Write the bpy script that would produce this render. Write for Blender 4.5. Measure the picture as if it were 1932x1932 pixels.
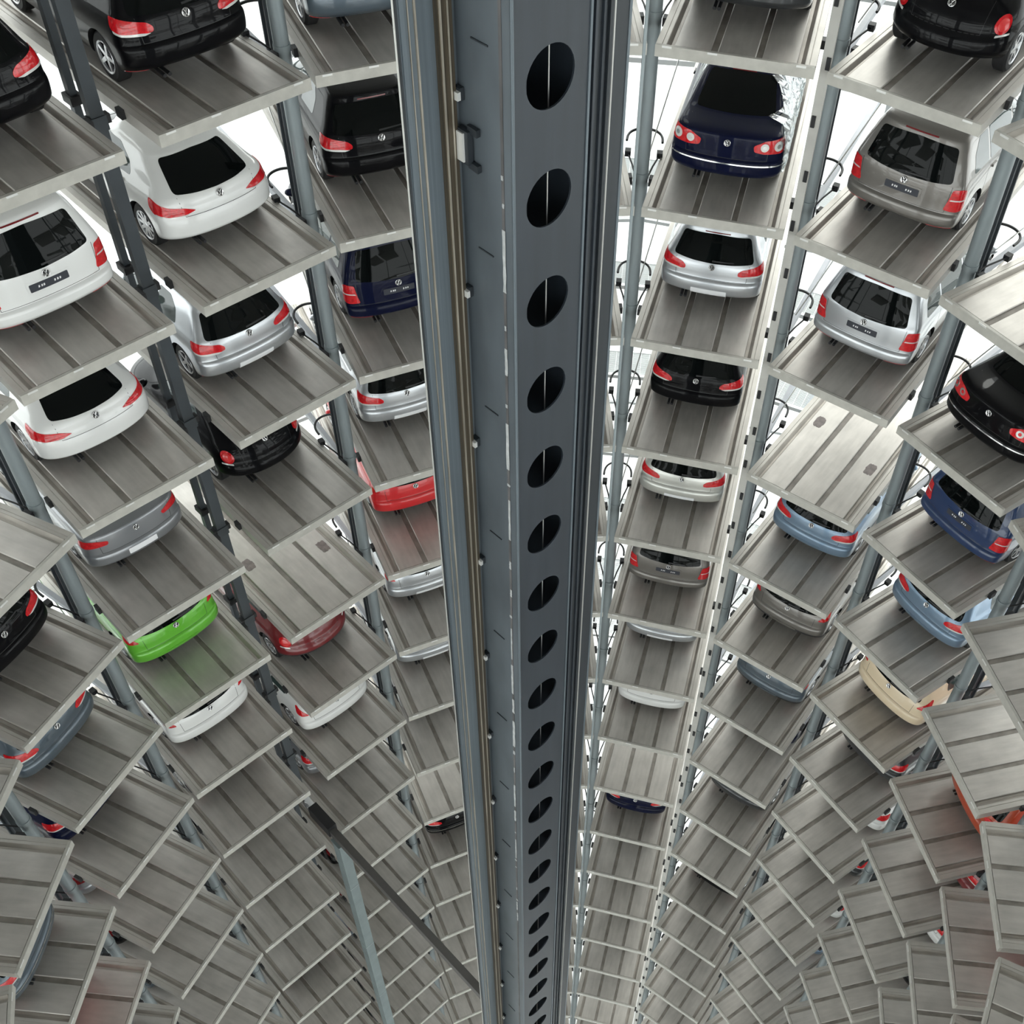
import bpy, bmesh, math, random
from mathutils import Vector, Matrix

# ---------------------------------------------------------------- camera, world, light, exposure
for o in list(bpy.data.objects):
    bpy.data.objects.remove(o)
scene = bpy.context.scene
COL = scene.collection
IMG = 1932.0
CX, CY, CZ, PITCH, ROLL, FOC, U0, V0 = 0.60693, -8.3169, 7.85624, 0.85832, 0.04886, 2192.638, 1092.848, 1032.161
FW = Vector((0, math.cos(PITCH), -math.sin(PITCH)))
_r = Vector((1, 0, 0)); _u = _r.cross(FW)
RT = _r * math.cos(ROLL) + _u * math.sin(ROLL)
UP = -_r * math.sin(ROLL) + _u * math.cos(ROLL)
CAMPOS = Vector((CX, CY, CZ))
cam_data = bpy.data.cameras.new('camera')
cam_data.sensor_fit = 'HORIZONTAL'; cam_data.sensor_width = 36.0
cam_data.lens = FOC / IMG * 36.0
cam_data.shift_x = (IMG / 2 - U0) / IMG
cam_data.shift_y = (V0 - IMG / 2) / IMG
cam_data.clip_start = 0.05; cam_data.clip_end = 400
cam = bpy.data.objects.new('camera', cam_data); COL.objects.link(cam)
cam.matrix_world = Matrix(((RT.x, UP.x, -FW.x, CX), (RT.y, UP.y, -FW.y, CY), (RT.z, UP.z, -FW.z, CZ), (0, 0, 0, 1)))
scene.camera = cam

world = bpy.data.worlds.new('overcast_sky'); scene.world = world
world.use_nodes = True
bg = world.node_tree.nodes['Background']
bg.inputs['Color'].default_value = (0.975, 0.985, 1.0, 1)
bg.inputs['Strength'].default_value = 3.4
sun_data = bpy.data.lights.new('hazy_sun', 'SUN'); sun_data.energy = 2.5; sun_data.angle = math.radians(35); sun_data.color = (1.0, 0.97, 0.93)
sun = bpy.data.objects.new('hazy_sun', sun_data); COL.objects.link(sun)
SUN_AZ, SUN_EL = math.radians(24), math.radians(30)
sun.rotation_euler = Vector((-math.sin(SUN_AZ) * math.cos(SUN_EL), -math.cos(SUN_AZ) * math.cos(SUN_EL), -math.sin(SUN_EL))).to_track_quat('-Z', 'Y').to_euler()
scene.view_settings.view_transform = 'Standard'
scene.view_settings.look = 'None'
scene.view_settings.gamma = 1.0
scene.view_settings.use_curve_mapping = False
scene.view_settings.exposure = 0.45

# ---------------------------------------------------------------- tower constants
LEVEL = 2.67091          # storey height
RAD = 6.97959            # centre of each half ring to the front edge of a deck
SPLIT = 2.70159          # distance between the two half-ring centres
AZ0 = -0.81807           # heading of the long gap
STEP = math.radians(20)
UAX = Vector((math.sin(AZ0), math.cos(AZ0), 0)); VAX = Vector((math.cos(AZ0), -math.sin(AZ0), 0))
TWEAK = {-1: (-0.0004, -0.0374, -0.0027), 0: (0.0408, 0.0268, -0.0033), 1: (-0.0529, -0.0026, 0.0076), 2: (0.0438, -0.014, 0.0179),
         3: (-0.0358, -0.025, -0.0018), 5: (-0.0437, 0.0125, -0.0261), 6: (-0.0231, -0.0039, 0.002), 7: (-0.0049, 0.0278, -0.0045),
         8: (0.0418, 0.0023, 0.0176), 9: (0.0011, 0.0136, 0.0066)}
DECK_LEN = 5.9
Z_TOP, Z_FLOOR = 9.4, -52.0

def bay_dir(b):
    return AZ0 + ((b - 2) if b >= 2 else (b - 1)) * STEP
def bay_origin(b):
    return VAX * (SPLIT / 2 if b >= 2 else -SPLIT / 2)
def bay(b):
    az = bay_dir(b); dt, dr, da = TWEAK.get(b, (0, 0, 0))
    rad = Vector((math.sin(az), math.cos(az), 0)); tan = Vector((math.cos(az), -math.sin(az), 0))
    c = bay_origin(b) + rad * (RAD + dr) + tan * dt
    return c, az + da
def bay_matrix(b, z):
    c, az = bay(b)
    return Matrix.Translation((c.x, c.y, z)) @ Matrix.Rotation(-az, 4, 'Z')
def project(p):
    d = Vector(p) - CAMPOS; w = d.dot(FW)
    if w < 0.1: return None
    return (U0 + FOC * d.dot(RT) / w, V0 - FOC * d.dot(UP) / w)
def ring_point(k, s):
    """point on the border between stack k and k+1, s metres outside the front edge line"""
    if k == 1: return UAX * (RAD + s)
    if k == 11: return -UAX * (RAD + s)
    a = (bay_dir(k) + bay_dir(k + 1)) / 2 if k != 1 else AZ0
    d = Vector((math.sin(a), math.cos(a), 0))
    return bay_origin(k if k >= 2 else k) * 1.0 + d * ((RAD + s) / math.cos(STEP / 2))

# ---------------------------------------------------------------- helpers
def mat(name, color, rough=0.5, metal=0.0, coat=0.0, noise=0.0, nscale=6.0, emit=None, spec=0.5, stretch=None, bump=0.0):
    m = bpy.data.materials.new(name); m.use_nodes = True
    nt = m.node_tree; p = nt.nodes['Principled BSDF']
    p.inputs['Base Color'].default_value = (*color, 1)
    p.inputs['Roughness'].default_value = rough
    p.inputs['Metallic'].default_value = metal
    p.inputs['Coat Weight'].default_value = coat
    p.inputs['Coat Roughness'].default_value = 0.03
    p.inputs['Specular IOR Level'].default_value = spec
    m.diffuse_color = (*color, 1)
    if noise > 0:
        tc = nt.nodes.new('ShaderNodeTexCoord'); mp = nt.nodes.new('ShaderNodeMapping')
        if stretch: mp.inputs['Scale'].default_value = stretch
        nz = nt.nodes.new('ShaderNodeTexNoise'); nz.inputs['Scale'].default_value = nscale; nz.inputs['Detail'].default_value = 5
        rp = nt.nodes.new('ShaderNodeValToRGB')
        lo = tuple(c * (1 - noise) for c in color); hi = tuple(min(1, c * (1 + noise)) for c in color)
        rp.color_ramp.elements[0].position = 0.3; rp.color_ramp.elements[0].color = (*lo, 1)
        rp.color_ramp.elements[1].position = 0.7; rp.color_ramp.elements[1].color = (*hi, 1)
        nt.links.new(tc.outputs['Object'], mp.inputs['Vector']); nt.links.new(mp.outputs['Vector'], nz.inputs['Vector'])
        nt.links.new(nz.outputs['Fac'], rp.inputs['Fac']); nt.links.new(rp.outputs['Color'], p.inputs['Base Color'])
        if bump > 0:
            bp = nt.nodes.new('ShaderNodeBump'); bp.inputs['Strength'].default_value = bump; bp.inputs['Distance'].default_value = 0.01
            nt.links.new(nz.outputs['Fac'], bp.inputs['Height']); nt.links.new(bp.outputs['Normal'], p.inputs['Normal'])
    return m

def clear_glass(name, tint, gloss):
    m = bpy.data.materials.new(name); m.use_nodes = True; nt = m.node_tree
    nt.nodes.remove(nt.nodes['Principled BSDF'])
    t = nt.nodes.new('ShaderNodeBsdfTransparent'); t.inputs['Color'].default_value = (*tint, 1)
    g = nt.nodes.new('ShaderNodeBsdfGlossy'); g.inputs['Roughness'].default_value = 0.02
    mx = nt.nodes.new('ShaderNodeMixShader'); mx.inputs['Fac'].default_value = gloss
    nt.links.new(t.outputs[0], mx.inputs[1]); nt.links.new(g.outputs[0], mx.inputs[2])
    nt.links.new(mx.outputs[0], nt.nodes['Material Output'].inputs['Surface'])
    return m

def deck_material(name, color, streak):
    """galvanised sheet with longitudinal streaks and blotchy wear, different on every deck"""
    m = bpy.data.materials.new(name); m.use_nodes = True; nt = m.node_tree; p = nt.nodes['Principled BSDF']
    tc = nt.nodes.new('ShaderNodeTexCoord'); oi = nt.nodes.new('ShaderNodeObjectInfo')
    add = nt.nodes.new('ShaderNodeVectorMath'); add.operation = 'ADD'
    sc = nt.nodes.new('ShaderNodeVectorMath'); sc.operation = 'SCALE'; sc.inputs['Scale'].default_value = 1.0
    nt.links.new(oi.outputs['Location'], sc.inputs[0])
    nt.links.new(tc.outputs['Object'], add.inputs[0]); nt.links.new(sc.outputs[0], add.inputs[1])
    mp = nt.nodes.new('ShaderNodeMapping'); mp.inputs['Scale'].default_value = (3.2, 0.5, 1)
    nt.links.new(add.outputs[0], mp.inputs['Vector'])
    n1 = nt.nodes.new('ShaderNodeTexNoise'); n1.inputs['Scale'].default_value = 3; n1.inputs['Detail'].default_value = 4
    n2 = nt.nodes.new('ShaderNodeTexNoise'); n2.inputs['Scale'].default_value = 2.2; n2.inputs['Detail'].default_value = 6
    nt.links.new(mp.outputs[0], n1.inputs['Vector']); nt.links.new(add.outputs[0], n2.inputs['Vector'])
    mx = nt.nodes.new('ShaderNodeMix'); mx.data_type = 'FLOAT'; mx.inputs[0].default_value = 0.5
    nt.links.new(n1.outputs['Fac'], mx.inputs[2]); nt.links.new(n2.outputs['Fac'], mx.inputs[3])
    rp = nt.nodes.new('ShaderNodeValToRGB')
    rp.color_ramp.elements[0].position = 0.32; rp.color_ramp.elements[0].color = (*[c * (1 - streak) for c in color], 1)
    rp.color_ramp.elements[1].position = 0.66; rp.color_ramp.elements[1].color = (*[c * (1 + streak) for c in color], 1)
    nt.links.new(mx.outputs[0], rp.inputs['Fac']); nt.links.new(rp.outputs['Color'], p.inputs['Base Color'])
    p.inputs['Roughness'].default_value = 0.46; p.inputs['Metallic'].default_value = 0.45
    return m

def flat_norm(me, angle=None):
    if angle is None: return
    bm = bmesh.new(); bm.from_mesh(me)
    for f in bm.faces: f.smooth = True
    for e in bm.edges:
        if len(e.link_faces) == 2:
            e.smooth = e.calc_face_angle(0) < angle
        else: e.smooth = True
    bm.to_mesh(me); bm.free()

class MB:
    """collects shapes for one mesh"""
    def __init__(self): self.v = []; self.f = []
    def quad_grid(self, rows, close=False):
        base = len(self.v); n = len(rows[0])
        for r in rows: self.v.extend([tuple(p) for p in r])
        for i in range(len(rows) - 1):
            for j in range(n if close else n - 1):
                a = base + i * n + j; b = base + i * n + (j + 1) % n
                self.f.append((a, b, b + n, a + n))
    def box(self, x0, x1, y0, y1, z0, z1):
        b = len(self.v)
        self.v += [(x0, y0, z0), (x1, y0, z0), (x1, y1, z0), (x0, y1, z0), (x0, y0, z1), (x1, y0, z1), (x1, y1, z1), (x0, y1, z1)]
        self.f += [tuple(b + i for i in q) for q in ((0, 3, 2, 1), (4, 5, 6, 7), (0, 1, 5, 4), (1, 2, 6, 5), (2, 3, 7, 6), (3, 0, 4, 7))]
        return self
    def prism(self, poly, axis, a, b):
        """extrude a 2D polygon along axis 'y' (poly is x,z) or 'z' (poly is x,y)"""
        base = len(self.v); n = len(poly)
        for t in (a, b):
            for p in poly: self.v.append((p[0], t, p[1]) if axis == 'y' else (p[0], p[1], t))
        self.f.append(tuple(base + i for i in range(n))); self.f.append(tuple(base + n + i for i in reversed(range(n))))
        for i in range(n):
            j = (i + 1) % n; self.f.append((base + i, base + n + i, base + n + j, base + j))
        return self
    def tube(self, pts, r, seg=8, caps=True, closed=False):
        pts = [Vector(p) for p in pts]; rows = []
        n = len(pts); ref = None
        for i, p in enumerate(pts):
            if closed: d = pts[(i + 1) % n] - pts[i - 1]
            else: d = pts[min(i + 1, n - 1)] - pts[max(i - 1, 0)]
            d.normalize()
            if ref is None:
                ref = Vector((0, 0, 1)) if abs(d.z) < 0.9 else Vector((1, 0, 0))
            a = d.cross(ref).normalized(); bb = a.cross(d).normalized(); ref = bb
            rr = r[i] if isinstance(r, (list, tuple)) else r
            rows.append([p + (a * math.cos(t * 2 * math.pi / seg) + bb * math.sin(t * 2 * math.pi / seg)) * rr for t in range(seg)])
        if closed: rows.append(rows[0])
        base = len(self.v); self.quad_grid(rows, True)
        if caps and not closed:
            self.f.append(tuple(base + i for i in reversed(range(seg))))
            e = base + (n - 1) * seg; self.f.append(tuple(e + i for i in range(seg)))
        return self
    def lathe_x(self, prof, seg=32, close=True):
        rows = []
        for i in range(seg):
            a = 2 * math.pi * i / seg
            rows.append([(x, r * math.cos(a), r * math.sin(a)) for x, r in prof])
        base = len(self.v); n = len(prof)
        for r in rows: self.v.extend(r)
        for i in range(seg):
            k = (i + 1) % seg
            for j in range(n if close else n - 1):
                jn = (j + 1) % n
                self.f.append((base + i * n + j, base + k * n + j, base + k * n + jn, base + i * n + jn))
        return self
    def mesh(self, name, material=None, smooth=None):
        me = bpy.data.meshes.new(name); me.from_pydata(self.v, [], self.f); me.validate(); me.update()
        bm = bmesh.new(); bm.from_mesh(me); bmesh.ops.recalc_face_normals(bm, faces=bm.faces); bm.to_mesh(me); bm.free()
        if material: me.materials.append(material)
        flat_norm(me, smooth)
        return me

def link(name, data, parent=None, matrix=None):
    o = bpy.data.objects.new(name, data); COL.objects.link(o)
    if parent: o.parent = parent
    if matrix is not None: o.matrix_local = matrix
    return o
def tag(o, label=None, cat=None, group=None, kind=None):
    if label: o['label'] = label
    if cat: o['category'] = cat
    if group: o['group'] = group
    if kind: o['kind'] = kind
    return o
def T(x, y, z): return Matrix.Translation((x, y, z))
SM = math.radians(38)

# ---------------------------------------------------------------- materials
M_DECK = deck_material('galvanised_deck', (0.50, 0.473, 0.442), 0.15)
M_RAIL = deck_material('galvanised_rail', (0.49, 0.465, 0.43), 0.12)
M_SOFFIT = mat('galvanised_bounce_sheet', (0.62, 0.61, 0.58), 0.55, 0.2, noise=0.06, nscale=3)
M_CHAN = deck_material('dark_channel', (0.36, 0.33, 0.295), 0.22)  # wheel channels, browner and darker than the deck panels
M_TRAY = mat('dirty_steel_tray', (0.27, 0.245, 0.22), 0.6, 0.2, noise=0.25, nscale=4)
M_FRONT = mat('galvanised_front_beam', (0.50, 0.485, 0.445), 0.5, 0.2, noise=0.10, nscale=5)
M_TAB = mat('bright_zinc_tab', (0.82, 0.82, 0.80), 0.35, 0.4)
M_BLACK = mat('black_rubber', (0.012, 0.012, 0.014), 0.55)
M_STAIN = mat('tyre_stain', (0.23, 0.19, 0.18), 0.6, noise=0.25, nscale=9)
M_MASTP = mat('scuffed_lit_side_mast_paint', (0.080, 0.095, 0.108), 0.4, 0.0, noise=0.22, nscale=1.1, stretch=(3, 2.2, 0.9))  # left side: scuffs, plus stronger light from the left put into the colour
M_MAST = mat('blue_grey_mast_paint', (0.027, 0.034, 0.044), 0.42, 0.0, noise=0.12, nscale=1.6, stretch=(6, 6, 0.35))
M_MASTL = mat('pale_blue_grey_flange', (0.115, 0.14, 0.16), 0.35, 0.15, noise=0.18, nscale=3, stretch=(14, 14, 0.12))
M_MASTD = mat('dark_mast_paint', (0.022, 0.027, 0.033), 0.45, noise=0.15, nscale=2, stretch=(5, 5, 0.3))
M_GREASE = mat('greasy_guide_rail', (0.085, 0.068, 0.047), 0.38, 0.35, noise=0.45, nscale=4, stretch=(30, 30, 0.1))
M_SCRAPE = mat('bare_rail_edge', (0.42, 0.38, 0.32), 0.35, 0.5, noise=0.3, nscale=4, stretch=(8, 8, 0.4))
M_CABLE = mat('steel_cable', (0.62, 0.62, 0.60), 0.3, 0.7)
M_CHIP = mat('peeled_primer', (0.42, 0.43, 0.43), 0.6, noise=0.2, nscale=14)
M_COLUMN = mat('zinc_grey_column', (0.27, 0.31, 0.325), 0.38, 0.35, noise=0.10, nscale=2.5, stretch=(3, 3, 0.6))
M_POST = mat('dark_slate_post', (0.042, 0.05, 0.058), 0.5, noise=0.12, nscale=2)
M_POSTL = mat('grey_green_post', (0.17, 0.21, 0.215), 0.5, noise=0.12, nscale=2)
M_BEAM = mat('pale_lilac_beam', (0.56, 0.58, 0.63), 0.5, noise=0.06, nscale=3)
M_FILLER = mat('pale_grey_filler', (0.50, 0.49, 0.46), 0.5, noise=0.1, nscale=2)
M_TIE = mat('brown_grey_beam', (0.085, 0.080, 0.076), 0.6, noise=0.1, nscale=2)
M_GRATE = mat('white_grating', (0.78, 0.80, 0.80), 0.5, 0.1)
M_FRAME = mat('facade_frame', (0.55, 0.57, 0.58), 0.45, 0.2)
M_PANE = clear_glass('facade_glass', (0.80, 0.82, 0.81), 0.05)
M_CONC = mat('pale_concrete', (0.48, 0.48, 0.47), 0.85, noise=0.08, nscale=0.6)
M_CEIL = mat('ceiling_panels', (0.5, 0.5, 0.49), 0.8, noise=0.05, nscale=1)

M_GLASS = mat('tinted_car_glass', (0.003, 0.004, 0.004), 0.03, 0.0, spec=0.16)
M_SIDEGLASS = mat('side_window_glass', (0.035, 0.055, 0.052), 0.03, 0.0, spec=0.8)
M_RED = mat('red_tail_lens', (0.62, 0.012, 0.018), 0.12, 0.0, coat=0.6, noise=0.25, nscale=22)
M_DIMRED = mat('unlit_brake_lens', (0.16, 0.008, 0.010), 0.15, coat=0.4)
M_CLEARLENS = mat('clear_reverse_lens', (0.80, 0.80, 0.78), 0.15, 0.2, coat=0.5)
M_CHROME = mat('chrome', (0.80, 0.80, 0.80), 0.12, 0.95)
M_TYRE = mat('tyre_rubber', (0.013, 0.013, 0.014), 0.7)
M_RIM = mat('alloy_rim', (0.62, 0.63, 0.65), 0.25, 0.8)
M_WELL = mat('wheel_well', (0.008, 0.008, 0.009), 0.85)
M_TRIM = mat('black_plastic_trim', (0.018, 0.018, 0.02), 0.45)
M_PLATEW = mat('white_plate_cover', (0.90, 0.90, 0.92), 0.45)
M_PLATED = mat('dark_plate', (0.035, 0.038, 0.05), 0.4)
M_PRINT = mat('plate_print', (0.85, 0.85, 0.85), 0.5)
M_FILM = clear_glass('protective_film', (0.86, 0.92, 0.93), 0.42)
PAINT = {}
def paint(name, c, metal=0.0, rough=0.32):
    PAINT[name] = mat(name + '_car_paint', c, rough, metal, coat=0.3 if max(c) < 0.04 else 1.0, spec=0.05 if max(c) < 0.04 else 0.5)
paint('black', (0.003, 0.003, 0.004)); paint('navy', (0.004, 0.006, 0.026)); paint('blue', (0.004, 0.028, 0.105))
paint('white', (0.80, 0.80, 0.79)); paint('silver', (0.58, 0.60, 0.63), 0.75, 0.3); paint('offwhite', (0.66, 0.66, 0.62), 0.55, 0.32)
paint('taupe', (0.20, 0.185, 0.17), 0.55, 0.35); paint('slate', (0.10, 0.13, 0.16), 0.45, 0.35); paint('steelgrey', (0.30, 0.31, 0.33), 0.6, 0.32)
paint('green', (0.13, 0.50, 0.03), 0.15); paint('red', (0.66, 0.012, 0.018)); paint('darkred', (0.17, 0.006, 0.010)); paint('orange', (0.42, 0.055, 0.016))
paint('lightblue', (0.20, 0.29, 0.40), 0.5, 0.33); paint('beige', (0.78, 0.64, 0.45)); paint('charcoal', (0.035, 0.038, 0.043), 0.4, 0.35)

# ---------------------------------------------------------------- the setting: floor, ceiling, facade, ground
mb = MB(); mb.prism([(17 * math.cos(i * math.pi / 24), 17 * math.sin(i * math.pi / 24)) for i in range(48)], 'z', Z_FLOOR - 0.4, Z_FLOOR)
tag(link('floor', mb.mesh('floor', M_CONC)), 'pale concrete floor at the foot of the tower', kind='structure')
mb = MB(); mb.prism([(17 * math.cos(i * math.pi / 24), 17 * math.sin(i * math.pi / 24)) for i in range(48)], 'z', Z_TOP, Z_TOP + 0.4)
tag(link('ceiling', mb.mesh('ceiling', M_CEIL)), 'plain ceiling closing the tower above', kind='structure')
mb = MB(); ri = []
for rr in (17.0, 190.0): ri.append([(rr * math.cos(i * math.pi / 32), rr * math.sin(i * math.pi / 32), Z_FLOOR - 0.2) for i in range(64)])
mb.quad_grid(ri, True)
tag(link('ground', mb.mesh('ground', M_CONC)), 'pale paved ground outside the glass', kind='structure')

FAC = 6.7
facade = link('wall_outer', None); tag(facade, 'glazed outer wall with slim pale frames', kind='structure')
corner = {k: ring_point(k, FAC) for k in range(-8, 12)}
corner[12 - 20] = corner[-8]
ROWS = [Z_FLOOR + i * 5.58 for i in range(12)]
def strip_between(p, q, zc, hz, th, name, m):
    d = (q - p); L = d.length
    mb = MB(); mb.box(0, L, -th / 2, th / 2, -hz / 2, hz / 2)
    return link(name, mb.mesh(name, m), facade, T(p.x, p.y, zc) @ Matrix.Rotation(math.atan2(d.y, d.x), 4, 'Z'))
order = list(range(-8, 12))
for i, k in enumerate(order):
    p = corner[k]; q = corner[order[(i + 1) % 20]]
    d = q - p; L = d.length; R_ = Matrix.Rotation(math.atan2(d.y, d.x), 4, 'Z')
    mb = MB(); mb.box(-0.05, 0.05, -0.08, 0.08, Z_FLOOR, Z_TOP)
    link('mullion', mb.mesh('mullion', M_FRAME), facade, T(p.x, p.y, 0) @ R_)
    pane = MB().box(0.05, L - 0.05, -0.012, 0.012, 0.04, 5.58 - 0.04).mesh('pane', M_PANE)
    tr = MB().box(0.05, L - 0.05, -0.05, 0.05, -0.04, 0.04).mesh('transom', M_FRAME)
    for z in ROWS[:-1]:
        link('pane', pane, facade, T(p.x, p.y, z) @ R_)
        link('transom', tr, facade, T(p.x, p.y, z) @ R_)

# ---------------------------------------------------------------- central mast
mast = link('lift_mast', None, None, Matrix.Rotation(-AZ0, 4, 'Z'))
tag(mast, 'tall blue-grey steel lift mast with a row of round holes', 'mast')
def mpart(name, mb, m, smooth=None, parent=None): return link(name, mb.mesh(name, m, smooth), parent or mast)
# front panel with one 0.49 m hole per metre
mb = MB(); HOLE0 = 3.70; RH = 0.245; XC = -0.015; X0, X1 = -0.395, 0.372
NS = 32
for i in range(-7, 56):
    zc = HOLE0 - i * 1.003
    if zc - 0.51 < Z_FLOOR or zc + 0.51 > Z_TOP: continue
    outer, inner = [], []
    za, zb = zc - 0.5015, zc + 0.5015
    for j in range(NS):
        a = 2 * math.pi * j / NS; ca, sa = math.cos(a), math.sin(a)
        hx = (X1 - XC) if ca > 0 else (XC - X0)
        t = min(hx / abs(ca) if abs(ca) > 1e-6 else 9, 0.5015 / abs(sa) if abs(sa) > 1e-6 else 9)
        outer.append((XC + ca * t, zc + sa * t)); inner.append((XC + ca * RH, zc + sa * RH))
    for y in (-0.335, -0.318):
        mb.quad_grid([[(x, y, z) for x, z in outer], [(x, y, z) for x, z in inner]], True)
    mb.quad_grid([[(x, -0.335, z) for x, z in inner], [(x, -0.318, z) for x, z in inner]], True)
    # square corners of the module
    for cxr, czr in ((X0, za), (X1, za), (X1, zb), (X0, zb)):
        near = sorted(range(NS), key=lambda j: (outer[j][0] - cxr) ** 2 + (outer[j][1] - czr) ** 2)[:2]
        for y in (-0.335, -0.318):
            b0 = len(mb.v); mb.v += [(outer[near[0]][0], y, outer[near[0]][1]), (outer[near[1]][0], y, outer[near[1]][1]), (cxr, y, czr)]
            mb.f.append((b0, b0 + 1, b0 + 2))
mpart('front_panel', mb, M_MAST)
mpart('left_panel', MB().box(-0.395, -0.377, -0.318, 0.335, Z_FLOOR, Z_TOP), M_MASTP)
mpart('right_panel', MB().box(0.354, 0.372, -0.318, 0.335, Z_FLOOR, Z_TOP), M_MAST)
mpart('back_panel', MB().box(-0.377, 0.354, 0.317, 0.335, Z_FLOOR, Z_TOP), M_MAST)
mpart('corner_bead', MB().tube([(-0.388, -0.332, Z_FLOOR), (-0.388, -0.332, Z_TOP)], 0.014, 8), M_MASTL, SM)
mpart('inner_cable', MB().tube([(0.095, -0.20, Z_FLOOR), (0.095, -0.20, Z_TOP)], 0.0065, 6), M_CABLE, SM)
# left flange with greasy guide rails
mpart('left_flange', MB().box(-0.895, -0.395, 0.265, 0.30, Z_FLOOR, Z_TOP), M_MASTL)
mpart('guide_rail', MB().box(-0.585, -0.455, 0.215, 0.263, Z_FLOOR, Z_TOP), M_GREASE)
mpart('guide_rail_edge', MB().box(-0.575, -0.560, 0.205, 0.215, Z_FLOOR, Z_TOP), M_SCRAPE)
mpart('guide_rail_edge', MB().box(-0.505, -0.493, 0.207, 0.215, Z_FLOOR, Z_TOP), M_SCRAPE)
mpart('flange_rib', MB().box(-0.760, -0.745, 0.250, 0.265, Z_FLOOR, Z_TOP), M_SCRAPE)
mpart('flange_rib', MB().box(-0.815, -0.808, 0.254, 0.265, Z_FLOOR, Z_TOP), M_SCRAPE)
mpart('flange_rib', MB().box(-0.885, -0.845, 0.252, 0.265, Z_FLOOR, Z_TOP), M_MASTL)
mpart('edge_cable', MB().tube([(-0.925, 0.27, Z_FLOOR), (-0.925, 0.27, Z_TOP)], 0.008, 6), M_CABLE, SM)
mpart('edge_strip', MB().box(-0.912, -0.895, 0.262, 0.285, Z_FLOOR, Z_TOP), M_MASTD)
# right flange
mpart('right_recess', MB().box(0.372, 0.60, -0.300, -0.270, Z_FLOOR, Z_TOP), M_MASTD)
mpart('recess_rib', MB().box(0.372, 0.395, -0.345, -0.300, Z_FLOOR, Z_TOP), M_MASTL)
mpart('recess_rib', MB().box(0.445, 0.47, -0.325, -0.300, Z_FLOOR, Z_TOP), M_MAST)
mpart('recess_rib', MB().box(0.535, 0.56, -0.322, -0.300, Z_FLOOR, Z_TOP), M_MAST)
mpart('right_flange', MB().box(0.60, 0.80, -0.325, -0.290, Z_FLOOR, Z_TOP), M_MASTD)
mpart('right_edge_strip', MB().box(0.80, 0.828, -0.330, -0.285, Z_FLOOR, Z_TOP), M_MASTL)
mpart('hoist_cable', MB().tube([(0.598, -0.37, Z_FLOOR), (0.598, -0.37, Z_TOP)], 0.009, 6), M_CABLE, SM)
# clips, weld marks, peeled paint on the left panel
clip_a = MB().box(-0.445, -0.40, 0.185, 0.255, -0.05, 0.05).mesh('rail_clip', M_MASTD)
clip_b = MB().box(-0.475, -0.445, 0.175, 0.235, -0.035, 0.03).mesh('clip_bolt', M_TAB)
mark = MB().box(-0.4035, -0.395, -0.09, 0.09, -0.008, 0.004).mesh('weld_mark', M_MASTD)
for i in range(-4, 30):
    c = link('rail_clip', clip_a, mast, T(0, 0, 3.50 - 1.79 * i)); link('clip_bolt', clip_b, c)
    link('weld_mark', mark, mast, T(0, 0, 3.96 - 1.755 * i))
br = link('switch_bracket', MB().box(-0.46, -0.41, 0.10, 0.22, -0.14, 0.14).mesh('switch_bracket', M_MASTD), mast, T(0, 0, 3.10))
link('sensor_plate', MB().box(-0.475, -0.46, 0.14, 0.215, -0.12, 0.12).mesh('sensor_plate', M_TAB), br)
for dz in (-0.15, 0.15):
    link('bracket_arm', MB().prism([(-0.44, 0.02), (-0.40, 0.02), (-0.40, 0.14), (-0.43, 0.14)], 'z', dz - 0.03, dz + 0.03).mesh('bracket_arm', M_MASTD), br)
mpart('paint_seam', MB().box(-0.4005, -0.395, -0.235, -0.205, Z_FLOOR, Z_TOP), mat('scuffed_seam', (0.10, 0.095, 0.095), 0.55, noise=0.4, nscale=6, stretch=(1, 1, 0.5)))
random.seed(4)
zz = 3.0
while zz > -11:
    hgt = random.choice([0.03, 0.04, 0.05, 0.08, 0.12, 0.3, 0.6]); wd = random.uniform(0.010, 0.026)
    y = -0.22 + random.uniform(-0.008, 0.008); n = 7
    L_ = [(y - wd * random.uniform(0.6, 1.0), -hgt * i / n) for i in range(n + 1)]; R2 = [(y + wd * random.uniform(0.6, 1.0), -hgt * i / n) for i in range(n + 1)]
    mb = MB(); mb.quad_grid([[(-0.403, a[0], a[1]), (-0.403, b[0], b[1])] for a, b in zip(L_, R2)])
    mb.quad_grid([[(-0.4008, a[0], a[1]), (-0.4008, b[0], b[1])] for a, b in zip(L_, R2)])
    link('peeled_paint_patch', mb.mesh('peeled_paint_patch', M_CHIP), mast, T(0, 0, zz))
    zz -= hgt + random.choice([0.06, 0.12, 0.2, 0.35, 0.7])
# guide cable standing free to the right of the mast
g = link('guide_cable', MB().tube([(0.885, -0.5, Z_FLOOR), (0.885, -0.5, Z_TOP)], 0.012, 8).mesh('guide_cable', M_COLUMN, SM))
tag(g, 'thin taut steel cable hanging just right of mast', 'cable')

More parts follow.
